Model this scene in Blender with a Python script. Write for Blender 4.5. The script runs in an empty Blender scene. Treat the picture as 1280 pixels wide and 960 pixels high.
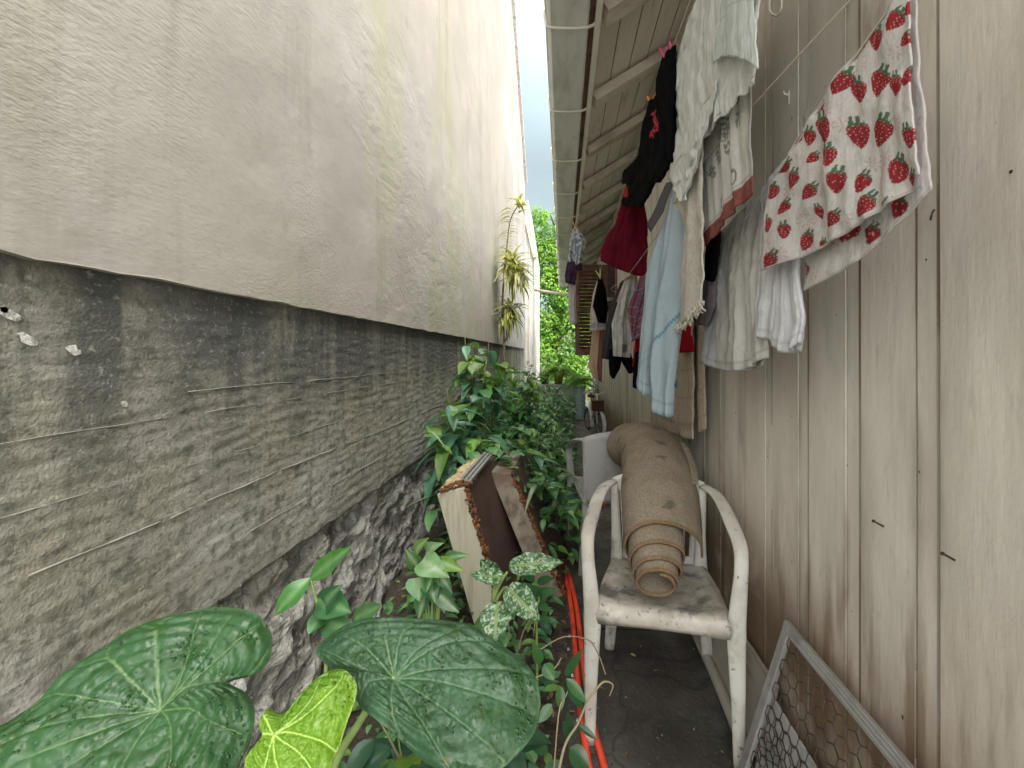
import bpy, bmesh, math, random
import numpy as np
from mathutils import Vector, Matrix, noise

R = math.radians
rng = random.Random(7)
nr = np.random.default_rng(7)
SC = bpy.context.scene
COL = SC.collection

# ---------------------------------------------------------------- camera
F, CX, CY, H = 520.0, 703.0, 445.0, 1.28      # focal length and vanishing point in photo pixels, eye height
cam_d = bpy.data.cameras.new('camera')
cam = bpy.data.objects.new('camera', cam_d)
COL.objects.link(cam)
cam.location = (0, 0, H)
cam.rotation_euler = (R(90), 0, 0)
cam_d.sensor_width = 36
cam_d.lens = 36 * F / 1280
cam_d.shift_x = -(CX - 640) / 1280
cam_d.shift_y = -(480 - CY) / 1280
cam_d.clip_start = 0.02
cam_d.clip_end = 500
SC.camera = cam

# ---------------------------------------------------------------- world, sun, exposure
SUN_EL, SUN_AZ = 58, 148          # azimuth clockwise from +Y (the way the alley runs)
w = bpy.data.worlds.new('World')
SC.world = w
w.use_nodes = True
nt = w.node_tree
bg = nt.nodes['Background']
sky = nt.nodes.new('ShaderNodeTexSky')
sky.sky_type = 'NISHITA'
sky.sun_disc = False
sky.sun_elevation = R(SUN_EL)
sky.sun_rotation = R(SUN_AZ)
sky.dust_density = 1.5
sky.air_density = 1.0
tc = nt.nodes.new('ShaderNodeTexCoord')
mp = nt.nodes.new('ShaderNodeMapping')
mp.inputs['Scale'].default_value = (1.0, 1.0, 2.6)
nz = nt.nodes.new('ShaderNodeTexNoise')
nz.inputs['Scale'].default_value = 2.2
nz.inputs['Detail'].default_value = 7
nz.inputs['Roughness'].default_value = 0.55
mr = nt.nodes.new('ShaderNodeMapRange')
mr.inputs['From Min'].default_value = 0.36
mr.inputs['From Max'].default_value = 0.72
mr.inputs['To Min'].default_value = 0.72
mr.inputs['To Max'].default_value = 0.95
mx = nt.nodes.new('ShaderNodeMix')
mx.data_type = 'RGBA'
mx.inputs[7].default_value = (8.4, 9.9, 10.3, 1)
nt.links.new(tc.outputs['Generated'], mp.inputs['Vector'])
nt.links.new(mp.outputs['Vector'], nz.inputs['Vector'])
nt.links.new(nz.outputs['Fac'], mr.inputs['Value'])
nt.links.new(mr.outputs['Result'], mx.inputs[0])
nt.links.new(sky.outputs['Color'], mx.inputs[6])
# thin cloud is brighter around the hidden sun (behind the camera) than ahead, as under a real overcast sky
_az, _el = R(SUN_AZ), R(SUN_EL)
dt = nt.nodes.new('ShaderNodeVectorMath'); dt.operation = 'DOT_PRODUCT'
dt.inputs[1].default_value = (math.sin(_az) * math.cos(_el), math.cos(_az) * math.cos(_el), math.sin(_el))
nt.links.new(tc.outputs['Generated'], dt.inputs[0])
dr_ = nt.nodes.new('ShaderNodeMapRange'); dr_.interpolation_type = 'SMOOTHSTEP'
dr_.inputs['From Min'].default_value = -0.1; dr_.inputs['From Max'].default_value = 1.0
dr_.inputs['To Min'].default_value = 0.285; dr_.inputs['To Max'].default_value = 2.3
nt.links.new(dt.outputs['Value'], dr_.inputs['Value'])
cm_ = nt.nodes.new('ShaderNodeMix'); cm_.data_type = 'RGBA'
cm_.inputs[6].default_value = (8.3, 10.3, 10.9, 1); cm_.inputs[7].default_value = (10.0, 9.8, 9.1, 1)
cr_ = nt.nodes.new('ShaderNodeMapRange')
cr_.inputs['From Min'].default_value = 0.1; cr_.inputs['From Max'].default_value = 0.55
nt.links.new(dt.outputs['Value'], cr_.inputs['Value'])
nt.links.new(cr_.outputs['Result'], cm_.inputs[0])
nt.links.new(cm_.outputs[2], mx.inputs[7])
sc_ = nt.nodes.new('ShaderNodeVectorMath'); sc_.operation = 'SCALE'
nt.links.new(mx.outputs[2], sc_.inputs[0]); nt.links.new(dr_.outputs['Result'], sc_.inputs['Scale'])
nt.links.new(sc_.outputs[0], bg.inputs['Color'])
bg.inputs['Strength'].default_value = 0.12

sun_d = bpy.data.lights.new('sun', 'SUN')
sun_d.energy = 1.5
sun_d.angle = R(35)
sun_d.color = (1.0, 0.95, 0.88)
sun = bpy.data.objects.new('sun', sun_d)
COL.objects.link(sun)
az, el = R(SUN_AZ), R(SUN_EL)
sdir = Vector((math.sin(az) * math.cos(el), math.cos(az) * math.cos(el), math.sin(el)))
sun.rotation_euler = sdir.to_track_quat('Z', 'Y').to_euler()

SC.view_settings.view_transform = 'Standard'
SC.view_settings.look = 'None'
SC.view_settings.exposure = 1.27
SC.view_settings.gamma = 1
SC.view_settings.use_curve_mapping = False
SC.render.engine = 'CYCLES'
SC.cycles.max_bounces = 16
SC.cycles.diffuse_bounces = 14

# ---------------------------------------------------------------- placing helpers
def P(px, py, Y):
    return Vector(((px - CX) * Y / F, Y, H + (CY - py) * Y / F))
def PX(px, py, X):
    return P(px, py, X * F / (px - CX))
def PG(px, py, z=0.0):
    return P(px, py, (H - z) * F / (py - CY))

# ---------------------------------------------------------------- object helpers
def tag(o, label=None, cat=None, group=None, kind=None):
    if label: o['label'] = label
    if cat: o['category'] = cat
    if group: o['group'] = group
    if kind: o['kind'] = kind
    return o

def thing(name, label, cat, loc, group=None):
    o = bpy.data.objects.new(name, None)
    o.empty_display_size = 0.1
    COL.objects.link(o)
    o.location = loc
    return tag(o, label, cat, group)

def world_loc(o):
    v = Vector((0, 0, 0))
    while o:
        v += Vector(o.location)
        o = o.parent
    return v

class MB:
    """collects geometry in world coordinates; build() links it as ONE mesh object"""
    def __init__(s):
        s.v, s.f, s.c, s.mi = [], [], [], []
    def add(s, vs, fs, col=None, mi=0):
        o = len(s.v)
        s.v.extend([tuple(p) for p in vs])
        s.f.extend([tuple(i + o for i in f) for f in fs])
        s.mi.extend([mi] * len(fs))
        if col is None: col = (1, 1, 1)
        if len(col) == len(vs) and not isinstance(col[0], (int, float)):
            s.c.extend([tuple(q) for q in col])
        else:
            s.c.extend([tuple(col)] * len(vs))
    def box(s, c, d, rot=None, col=None, mi=0):
        hx, hy, hz = d[0] / 2, d[1] / 2, d[2] / 2
        vs = [Vector((x, y, z)) for x in (-hx, hx) for y in (-hy, hy) for z in (-hz, hz)]
        if rot is not None: vs = [rot @ p for p in vs]
        c = Vector(c)
        s.add([p + c for p in vs], [(0, 1, 3, 2), (4, 6, 7, 5), (0, 4, 5, 1), (2, 3, 7, 6), (0, 2, 6, 4), (1, 5, 7, 3)], col, mi)
    def bar(s, a, b, w_, h_, up=(0, 0, 1), col=None, mi=0):
        a, b = Vector(a), Vector(b)
        z = (b - a); L = z.length; z.normalize()
        x = Vector(up).cross(z)
        if x.length < 1e-4: x = Vector((1, 0, 0)).cross(z)
        x.normalize(); y = z.cross(x)
        m = Matrix((x, y, z)).transposed()
        s.box((a + b) / 2, (w_, h_, L), m, col, mi)
    def grid(s, g, col=None, close_u=False, mi=0):
        nu, nv = len(g), len(g[0])
        vs = [p for row in g for p in row]
        fs = []
        for i in range(nu - (0 if close_u else 1)):
            i2 = (i + 1) % nu
            for j in range(nv - 1):
                fs.append((i * nv + j, i2 * nv + j, i2 * nv + j + 1, i * nv + j + 1))
        s.add(vs, fs, col, mi)
    def tube(s, pts, rad, n=8, flat=1.0, up=(0, 0, 1), col=None, cap=True, mi=0, smooth=0):
        pts = [Vector(p) for p in pts]
        if isinstance(rad, (int, float)): rad = [rad] * len(pts)
        if smooth:
            pts, rad = spline(pts, rad, smooth)
        m = len(pts)
        rings = []
        prevx = None
        for i in range(m):
            t = (pts[min(i + 1, m - 1)] - pts[max(i - 1, 0)])
            if t.length < 1e-9: t = Vector((0, 0, 1))
            t.normalize()
            if prevx is None:
                x = Vector(up).cross(t)
                if x.length < 1e-3: x = Vector((1, 0, 0)).cross(t)
            else:
                x = prevx - t * prevx.dot(t)
            x.normalize(); prevx = x
            y = t.cross(x)
            rr = rad[i]
            rx, ry = rr if isinstance(rr, (tuple, list)) else (rr, rr * flat)
            rings.append([pts[i] + x * (rx * math.cos(2 * math.pi * k / n)) + y * (ry * math.sin(2 * math.pi * k / n)) for k in range(n)])
        vs = [p for r_ in rings for p in r_]
        fs = []
        for i in range(m - 1):
            for k in range(n):
                k2 = (k + 1) % n
                fs.append((i * n + k, i * n + k2, (i + 1) * n + k2, (i + 1) * n + k))
        if cap:
            fs.append(tuple(range(n - 1, -1, -1)))
            fs.append(tuple((m - 1) * n + k for k in range(n)))
        s.add(vs, fs, col, mi)
    def lathe(s, c, prof, n=24, col=None, mi=0):
        c = Vector(c)
        g = [[c + Vector((r_ * math.cos(2 * math.pi * k / n), r_ * math.sin(2 * math.pi * k / n), z)) for (r_, z) in prof] for k in range(n)]
        s.grid(g, col, True, mi)
    def ellipsoid(s, c, r_, n=12, m=8, col=None, mi=0):
        c = Vector(c)
        g = []
        for k in range(n):
            a = 2 * math.pi * k / n
            g.append([c + Vector((r_[0] * math.sin(b) * math.cos(a), r_[1] * math.sin(b) * math.sin(a), r_[2] * math.cos(b))) for b in [math.pi * (0.02 + 0.96 * j / m) for j in range(m + 1)]])
        s.grid(g, col, True, mi)
    def build(s, name, mats, parent=None, smooth=False):
        me = bpy.data.meshes.new(name)
        off = world_loc(parent) if parent else Vector((0, 0, 0))
        V = np.array(s.v, dtype=np.float64).reshape(-1, 3) - np.array(off)
        me.from_pydata(V.tolist(), [], s.f)
        a = me.color_attributes.new('Col', 'FLOAT_COLOR', 'POINT')
        C = np.ones((len(s.v), 4), dtype=np.float32)
        C[:, :3] = np.array(s.c, dtype=np.float32).reshape(-1, 3)
        a.data.foreach_set('color', C.ravel())
        if not isinstance(mats, (list, tuple)): mats = [mats]
        for m in mats: me.materials.append(m)
        me.polygons.foreach_set('material_index', s.mi)
        me.polygons.foreach_set('use_smooth', [smooth] * len(s.f))
        me.update()
        o = bpy.data.objects.new(name, me)
        COL.objects.link(o)
        if parent: o.parent = parent
        return o

def spline(pts, rad, sub):
    op, orr = [], []
    n = len(pts)
    def rv(r_): return np.array(r_ if isinstance(r_, (tuple, list)) else (r_, r_), dtype=float)
    for i in range(n - 1):
        p0, p1, p2, p3 = pts[max(i - 1, 0)], pts[i], pts[i + 1], pts[min(i + 2, n - 1)]
        for k in range(sub):
            t = k / sub
            op.append(0.5 * ((2 * p1) + (p2 - p0) * t + (2 * p0 - 5 * p1 + 4 * p2 - p3) * t * t + (3 * p1 - p0 - 3 * p2 + p3) * t ** 3))
            orr.append(tuple(rv(rad[i]) * (1 - t) + rv(rad[i + 1]) * t))
    op.append(pts[-1]); orr.append(tuple(rv(rad[-1])))
    return op, orr

def bevel(o, w_=0.004, seg=2):
    m = o.modifiers.new('bevel', 'BEVEL')
    m.width = w_; m.segments = seg; m.limit_method = 'ANGLE'
    return o

def fbm(p, s=1.0, o=4):
    return noise.fractal(Vector(p) * s, 1.0, 2.0, o)

# ---------------------------------------------------------------- materials
def layered(name, base, layers=(), rough=0.7, bumps=(), attr=False, spec=0.4, rvar=None, transl=0.0, metal=0.0, sheen=0.0):
    """base colour, then noise layers over it; bumps = (scale, stretch, strength, distance[, kind])"""
    m = bpy.data.materials.new(name)
    m.use_nodes = True
    nt = m.node_tree
    L = nt.links.new
    b = nt.nodes['Principled BSDF']
    tc = nt.nodes.new('ShaderNodeTexCoord')
    def mapped(st):
        mp = nt.nodes.new('ShaderNodeMapping')
        mp.inputs['Scale'].default_value = st
        L(tc.outputs['Object'], mp.inputs['Vector'])
        return mp.outputs['Vector']
    def tex(kind, s, st, det=6, rg=0.6):
        if kind == 'voronoi':
            t = nt.nodes.new('ShaderNodeTexVoronoi')
            t.inputs['Scale'].default_value = s
            L(mapped(st), t.inputs['Vector'])
            return t.outputs['Distance']
        if kind == 'crack':
            t = nt.nodes.new('ShaderNodeTexVoronoi')
            t.feature = 'DISTANCE_TO_EDGE'
            t.inputs['Scale'].default_value = s
            n2 = nt.nodes.new('ShaderNodeTexNoise'); n2.inputs['Scale'].default_value = s * 1.5
            L(mapped(st), n2.inputs['Vector'])
            ad = nt.nodes.new('ShaderNodeVectorMath'); ad.operation = 'MULTIPLY_ADD'
            ad.inputs[1].default_value = (0.3, 0.3, 0.3)
            L(n2.outputs['Color'], ad.inputs[0]); L(mapped(st), ad.inputs[2])
            L(ad.outputs[0], t.inputs['Vector'])
            return t.outputs['Distance']
        t = nt.nodes.new('ShaderNodeTexNoise')
        t.inputs['Scale'].default_value = s
        t.inputs['Detail'].default_value = det
        t.inputs['Roughness'].default_value = rg
        L(mapped(st), t.inputs['Vector'])
        return t.outputs['Fac']
    if attr:
        at = nt.nodes.new('ShaderNodeAttribute'); at.attribute_name = 'Col'
        cur = at.outputs['Color']
    else:
        c = nt.nodes.new('ShaderNodeRGB'); c.outputs[0].default_value = (*base, 1)
        cur = c.outputs[0]
    for ly in layers:
        f = tex(ly.get('k', 'noise'), ly.get('s', 3), ly.get('st', (1, 1, 1)), ly.get('d', 6), ly.get('rg', 0.6))
        r_ = nt.nodes.new('ShaderNodeMapRange')
        r_.interpolation_type = 'SMOOTHSTEP'
        lo_, hi_ = ly.get('lo', 0.45), ly.get('hi', 0.6)
        r_.inputs['From Min'].default_value = min(lo_, hi_)
        r_.inputs['From Max'].default_value = max(lo_, hi_)
        r_.inputs['To Min'].default_value = 0.0 if lo_ < hi_ else ly.get('a', 1.0)
        r_.inputs['To Max'].default_value = ly.get('a', 1.0) if lo_ < hi_ else 0.0
        L(f, r_.inputs['Value'])
        fac = r_.outputs['Result']
        for g in ([ly['g']] if 'g' in ly else []) + ([ly['g2']] if 'g2' in ly else []):
            sx = nt.nodes.new('ShaderNodeSeparateXYZ')
            L(tc.outputs['Object'], sx.inputs[0])
            q = nt.nodes.new('ShaderNodeMapRange')
            q.interpolation_type = 'SMOOTHSTEP'
            lo, hi = min(g[1], g[2]), max(g[1], g[2])
            q.inputs['From Min'].default_value = lo
            q.inputs['From Max'].default_value = hi
            q.inputs['To Min'].default_value = 0 if g[1] < g[2] else 1
            q.inputs['To Max'].default_value = 1 if g[1] < g[2] else 0
            L(sx.outputs[g[0]], q.inputs['Value'])
            mu = nt.nodes.new('ShaderNodeMath'); mu.operation = 'MULTIPLY'
            L(fac, mu.inputs[0]); L(q.outputs['Result'], mu.inputs[1])
            fac = mu.outputs[0]
        mx = nt.nodes.new('ShaderNodeMix'); mx.data_type = 'RGBA'
        mx.blend_type = 'MULTIPLY' if ly.get('mul') else 'MIX'
        mx.inputs[7].default_value = (*ly['c'], 1)
        L(fac, mx.inputs[0]); L(cur, mx.inputs[6])
        cur = mx.outputs[2]
    L(cur, b.inputs['Base Color'])
    b.inputs['Roughness'].default_value = rough
    b.inputs['Specular IOR Level'].default_value = spec
    b.inputs['Metallic'].default_value = metal
    if sheen: b.inputs['Sheen Weight'].default_value = sheen
    if rvar:
        f = tex('noise', rvar[0], rvar[3] if len(rvar) > 3 else (1, 1, 1))
        r_ = nt.nodes.new('ShaderNodeMapRange')
        r_.inputs['From Min'].default_value = 0.38
        r_.inputs['From Max'].default_value = 0.62
        r_.inputs['To Min'].default_value = rvar[1]
        r_.inputs['To Max'].default_value = rvar[2]
        L(f, r_.inputs['Value']); L(r_.outputs['Result'], b.inputs['Roughness'])
    prev = None
    for bp in bumps:
        kind = bp[4] if len(bp) > 4 else 'noise'
        f = tex('voronoi' if kind == 'drops' else kind, bp[0], bp[1], 5, 0.6)
        if kind == 'drops':
            q = nt.nodes.new('ShaderNodeMapRange'); q.interpolation_type = 'SMOOTHSTEP'
            q.inputs['From Min'].default_value = 0.05; q.inputs['From Max'].default_value = 0.38
            q.inputs['To Min'].default_value = 1; q.inputs['To Max'].default_value = 0
            L(f, q.inputs['Value']); f = q.outputs['Result']
        if len(bp) > 5:          # (scale, lo, hi): relief only in patches
            q = nt.nodes.new('ShaderNodeMapRange'); q.interpolation_type = 'SMOOTHSTEP'
            q.inputs['From Min'].default_value = bp[5][1]; q.inputs['From Max'].default_value = bp[5][2]
            q.inputs['To Min'].default_value = bp[5][3] if len(bp[5]) > 3 else 0.0
            L(tex('noise', bp[5][0], (1, 1, 1), 3, 0.5), q.inputs['Value'])
            mu = nt.nodes.new('ShaderNodeMath'); mu.operation = 'MULTIPLY'
            L(f, mu.inputs[0]); L(q.outputs['Result'], mu.inputs[1]); f = mu.outputs[0]
        bn = nt.nodes.new('ShaderNodeBump')
        bn.inputs['Strength'].default_value = bp[2]
        bn.inputs['Distance'].default_value = bp[3]
        L(f, bn.inputs['Height'])
        if prev: L(prev, bn.inputs['Normal'])
        prev = bn.outputs['Normal']
    if prev: L(prev, b.inputs['Normal'])
    if transl:
        tr = nt.nodes.new('ShaderNodeBsdfTranslucent')
        hs = nt.nodes.new('ShaderNodeHueSaturation')
        hs.inputs['Value'].default_value = 1.5
        L(cur, hs.inputs['Color'])
        L(hs.outputs['Color'], tr.inputs['Color'])
        ms = nt.nodes.new('ShaderNodeMixShader')
        ms.inputs[0].default_value = transl
        L(b.outputs[0], ms.inputs[1]); L(tr.outputs[0], ms.inputs[2])
        L(ms.outputs[0], nt.nodes['Material Output'].inputs['Surface'])
    return m

M = {}
M['plaster'] = layered('plaster', (0.411, 0.389, 0.347), [
    dict(c=(0.498, 0.490, 0.513), s=0.35, st=(1, 1, 1), lo=0.32, hi=0.58, a=0.9, g=(1, 0.9, 2.6)),
    dict(c=(0.354, 0.335, 0.302), s=1.1, lo=0.42, hi=0.60, a=0.7),
    dict(c=(0.370, 0.366, 0.253), s=1.3, st=(1, 1, 0.20), lo=0.50, hi=0.64, a=0.7, d=4),
    dict(c=(0.287, 0.271, 0.238), s=4, st=(1, 1.6, 0.12), lo=0.55, hi=0.70, a=0.5),
    dict(c=(0.445, 0.411, 0.385), s=2.4, lo=0.55, hi=0.65, a=0.5),
    dict(c=(0.271, 0.257, 0.219), s=9, st=(1, 1, 0.5), lo=0.60, hi=0.72, a=0.4),
    dict(c=(0.302, 0.290, 0.257), s=70, st=(1, 0.7, 1.2), lo=0.55, hi=0.72, a=0.45),
    ], rough=0.9, bumps=[(1.6, (1, 1, 1), 0.22, 0.05), (6, (1, 0.6, 1.3), 0.12, 0.03, 'noise', (1.2, 0.45, 0.62)), (95, (1, 0.6, 1.3), 0.46, 0.0065, 'noise', (0.9, 0.40, 0.58, 0.2)), (7, (1, 0.5, 1), 0.35, 0.012, 'crack', (0.8, 0.52, 0.6))], spec=0.25)
M['concrete'] = layered('weathered_concrete', (0.284, 0.271, 0.232), [
    dict(c=(0.413, 0.400, 0.370), s=2.0, st=(1, 0.9, 1.3), lo=0.38, hi=0.60, a=0.85, g=(2, 1.15, 0.70)),
    dict(c=(0.249, 0.237, 0.159), s=3.0, st=(1, 1, 0.7), lo=0.46, hi=0.60, a=0.40),
    dict(c=(0.482, 0.469, 0.430), s=9, st=(1, 1.8, 0.16), lo=0.48, hi=0.64, a=0.85, g=(1, 0.9, 2.0)),
    dict(c=(0.073, 0.076, 0.069), s=4.5, st=(1, 1.6, 0.20), lo=0.42, hi=0.58, a=0.92, g=(2, 0.82, 1.40)),
    dict(c=(0.065, 0.071, 0.069), s=1.2, st=(1, 1, 0.8), lo=0.34, hi=0.56, a=0.88, g=(2, 1.02, 1.32), g2=(1, 2.2, 0.8)),
    dict(c=(0.095, 0.095, 0.077), s=16, st=(1, 1.2, 0.9), lo=0.50, hi=0.64, a=0.6),
    dict(c=(0.077, 0.077, 0.065), s=60, st=(1, 0.8, 1.1), lo=0.50, hi=0.64, a=0.55),
    dict(c=(0.430, 0.421, 0.387), s=70, st=(1, 0.9, 1.1), lo=0.54, hi=0.72, a=0.5),
    dict(c=(0.688, 0.679, 0.654), s=5, st=(1, 0.7, 1.5), lo=0.71, hi=0.735, a=0.95),
    dict(c=(0.026, 0.026, 0.022), s=13, st=(1, 0.8, 1.3), lo=0.72, hi=0.74, a=0.9),
    ], rough=0.85, bumps=[(45, (1, 1, 1), 0.30, 0.008), (150, (1, 1, 1), 0.7, 0.004)], spec=0.3)
M['lime'] = layered('bare_lime', (0.56, 0.55, 0.51), [dict(c=(0.22, 0.21, 0.18), s=45, lo=0.44, hi=0.6, a=0.9)], rough=0.95, bumps=[(60, (1, 1, 1), 0.8, 0.01)])
M['form_line'] = layered('cement_fin', (0.29, 0.28, 0.25), [dict(c=(0.25, 0.24, 0.20), s=9, st=(1, 1, 1), lo=0.46, hi=0.56, a=0.95)], rough=0.9, bumps=[(60, (1, 1, 1), 0.6, 0.01)])
M['rubble'] = layered('crumbling_rubble', (0.31, 0.30, 0.275), [
    dict(c=(0.43, 0.42, 0.39), s=6, lo=0.44, hi=0.58, a=0.85),
    dict(c=(0.13, 0.12, 0.105), s=9, lo=0.54, hi=0.64, a=0.85),
    dict(c=(0.24, 0.15, 0.09), s=3.0, lo=0.58, hi=0.68, a=0.6),
    dict(c=(0.50, 0.49, 0.455), s=34, lo=0.54, hi=0.66, a=0.75),
    dict(c=(0.08, 0.072, 0.062), s=45, lo=0.58, hi=0.67, a=0.8),
    ], rough=1.0, bumps=[(16, (1, 1, 1), 0.6, 0.03), (70, (1, 1, 1), 0.9, 0.015)], spec=0.04)
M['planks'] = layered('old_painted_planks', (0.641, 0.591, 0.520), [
    dict(c=(0.737, 0.686, 0.620), s=3, st=(1, 1.4, 0.35), lo=0.40, hi=0.62, a=0.8),
    dict(c=(0.558, 0.536, 0.469), s=7, st=(1, 1.6, 0.3), lo=0.46, hi=0.68, a=0.5),
    dict(c=(0.446, 0.424, 0.368), s=24, st=(1, 1.6, 0.5), lo=0.56, hi=0.72, a=0.45),
    dict(c=(0.268, 0.212, 0.156), s=4, st=(1, 1.6, 0.45), lo=0.62, hi=0.72, a=0.6),
    dict(c=(0.112, 0.089, 0.067), s=14, st=(1, 2.0, 0.5), lo=0.70, hi=0.75, a=0.8),
    dict(c=(0.513, 0.391, 0.268), s=2.2, st=(1, 1.6, 0.5), lo=0.36, hi=0.62, a=0.7, g=(2, 1.0, 0.3)),
    dict(c=(0.145, 0.095, 0.056), s=6, st=(1, 2.4, 0.22), lo=0.50, hi=0.66, a=0.85, g=(2, 1.05, 0.35)),
    dict(c=(0.179, 0.145, 0.112), s=30, st=(1, 2.2, 0.20), lo=0.68, hi=0.76, a=0.5),
    dict(c=(0.179, 0.118, 0.073), s=3, st=(1, 1, 1), lo=0.28, hi=0.5, a=0.9, g=(2, 0.72, 0.36)),  # stained wall foot, with the shade behind the screen put into the brown
    ], rough=0.62, attr=True, bumps=[(5, (1, 2, 0.2), 0.2, 0.012), (40, (1, 1.5, 0.25), 0.22, 0.004), (90, (1, 1, 1), 0.2, 0.002)], spec=0.4)
M['seam'] = layered('dark_joint', (0.20, 0.155, 0.11), [dict(c=(0.34, 0.31, 0.26), s=6, st=(1, 1, 0.4), lo=0.42, hi=0.56, a=0.85)], rough=0.9)
M['soffit'] = layered('soffit_paint', (0.80, 0.765, 0.71), [
    dict(c=(0.68, 0.63, 0.57), s=3, st=(2.5, 0.5, 1), lo=0.42, hi=0.66, a=0.7),
    dict(c=(0.42, 0.36, 0.30), s=9, st=(3, 0.4, 1), lo=0.58, hi=0.72, a=0.5),
    ], rough=0.7, bumps=[(30, (3, 0.3, 1), 0.4, 0.005)])
M['rafter'] = layered('rafter_paint', (0.70, 0.65, 0.58), [
    dict(c=(0.38, 0.32, 0.26), s=4, st=(0.6, 2, 1), lo=0.42, hi=0.65, a=0.8),
    ], rough=0.7, bumps=[(30, (0.4, 3, 3), 0.4, 0.005)])
M['gutter'] = layered('gutter_metal', (0.70, 0.70, 0.68), [
    dict(c=(0.40, 0.39, 0.36), s=4, st=(2, 0.4, 1), lo=0.45, hi=0.68, a=0.7),
    dict(c=(0.28, 0.25, 0.2), s=14, lo=0.6, hi=0.72, a=0.5)], rough=0.5)
M['fascia'] = layered('fascia_paint', (0.70, 0.68, 0.62), [
    dict(c=(0.45, 0.41, 0.34), s=6, st=(1, 0.5, 1), lo=0.5, hi=0.7, a=0.7)], rough=0.6)
M['shutter'] = layered('brown_shutter_paint', (0.22, 0.11, 0.082), [
    dict(c=(0.09, 0.04, 0.03), s=8, lo=0.45, hi=0.65, a=0.8)], rough=0.5)
M['white_timber'] = layered('white_timber', (0.72, 0.70, 0.66), [
    dict(c=(0.36, 0.33, 0.28), s=7, st=(2.5, 2.5, 0.18), lo=0.5, hi=0.66, a=0.8)], rough=0.8, bumps=[(20, (2, 2, 0.2), 0.5, 0.01)])
M['path'] = layered('worn_concrete_path', (0.055, 0.050, 0.044), [
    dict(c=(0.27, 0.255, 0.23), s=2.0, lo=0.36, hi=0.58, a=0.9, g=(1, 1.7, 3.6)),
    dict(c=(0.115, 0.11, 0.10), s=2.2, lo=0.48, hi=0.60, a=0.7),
    dict(c=(0.030, 0.027, 0.024), s=3.0, lo=0.46, hi=0.60, a=0.85, g=(1, 3.6, 1.4)),  # near end darkened: shade around the chair put into the colour
    dict(c=(0.085, 0.070, 0.055), s=12, lo=0.5, hi=0.66, a=0.6),
    dict(c=(0.17, 0.165, 0.15), s=60, lo=0.60, hi=0.7, a=0.5),
    dict(c=(0.018, 0.016, 0.014), s=2.2, lo=0.020, hi=0.003, k='crack', a=0.55),
    ], rough=0.7, rvar=(1.8, 0.30, 0.85), bumps=[(7, (1, 1, 1), 0.3, 0.02), (70, (1, 1, 1), 0.5, 0.006)])
M['added_bounce_slab'] = layered('pale_bounce_concrete', (0.40, 0.39, 0.36), [dict(c=(0.28, 0.27, 0.24), s=2, lo=0.42, hi=0.62, a=0.8)], rough=0.85, bumps=[(40, (1, 1, 1), 0.3, 0.01)])
M['soil'] = layered('damp_soil', (0.060, 0.045, 0.033), [
    dict(c=(0.13, 0.105, 0.08), s=14, lo=0.5, hi=0.64, a=0.7),
    dict(c=(0.20, 0.18, 0.15), s=50, lo=0.62, hi=0.7, a=0.7),
    dict(c=(0.05, 0.07, 0.03), s=5, lo=0.55, hi=0.65, a=0.7)], rough=0.95, bumps=[(22, (1, 1, 1), 0.9, 0.04)])
M['leaf'] = layered('leaf', (0, 0, 0), [
    dict(c=(0.6, 0.65, 0.6), s=30, lo=0.45, hi=0.65, a=0.5, mul=True), dict(c=(0.20, 0.15, 0.05), s=26, lo=0.68, hi=0.74, a=0.6)], rough=0.30, attr=True, transl=0.22, spec=0.5)
M['litter'] = layered('dry_litter', (0, 0, 0), [], rough=0.9, attr=True)
M['leaf_far'] = layered('sunny_leaf', (0, 0, 0), [], rough=0.5, attr=True, transl=0.4, spec=0.3)
M['big_leaf'] = layered('wet_leaf', (0, 0, 0), [dict(c=(0.50, 0.60, 0.45), s=11, lo=0.44, hi=0.56, a=0.6, mul=True), dict(c=(0.16, 0.11, 0.04), s=17, lo=0.72, hi=0.75, a=0.7)], rough=0.3, rvar=(40, 0.22, 0.58), attr=True, transl=0.2, spec=0.42,
    bumps=[(90, (1, 1, 1), 0.35, 0.003), (150, (1, 1, 1), 0.6, 0.006, 'drops', (22, 0.50, 0.56))])
M['stem'] = layered('plant_stem', (0.13, 0.16, 0.06), [dict(c=(0.14, 0.09, 0.05), s=20, lo=0.45, hi=0.6, a=0.8)], rough=0.6)
M['petiole'] = layered('pale_petiole', (0.24, 0.34, 0.11), [dict(c=(0.16, 0.26, 0.07), s=20, lo=0.45, hi=0.6, a=0.6)], rough=0.45)
M['wood_stem'] = layered('woody_stem', (0.14, 0.10, 0.065), [dict(c=(0.3, 0.26, 0.2), s=30, lo=0.5, hi=0.62, a=0.6)], rough=0.8)
M['chair_white'] = layered('dirty_white_plastic', (0.56, 0.54, 0.495), [
    dict(c=(0.40, 0.37, 0.31), s=6, lo=0.45, hi=0.65, a=0.7),
    dict(c=(0.13, 0.12, 0.10), s=9, st=(1, 1, 0.6), lo=0.50, hi=0.70, a=0.8),
    dict(c=(0.05, 0.05, 0.045), s=55, lo=0.62, hi=0.72, a=0.8),
    ], rough=0.5, rvar=(8, 0.35, 0.65), bumps=[(60, (1, 1, 1), 0.15, 0.002)])
M['chair_seat'] = layered('mildewed_white_plastic', (0.60, 0.57, 0.51), [
    dict(c=(0.34, 0.30, 0.25), s=5, lo=0.40, hi=0.62, a=0.8),
    dict(c=(0.09, 0.085, 0.075), s=7, lo=0.48, hi=0.66, a=0.85),
    dict(c=(0.05, 0.05, 0.045), s=45, lo=0.58, hi=0.70, a=0.8),
    ], rough=0.5, rvar=(8, 0.3, 0.65))
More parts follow.
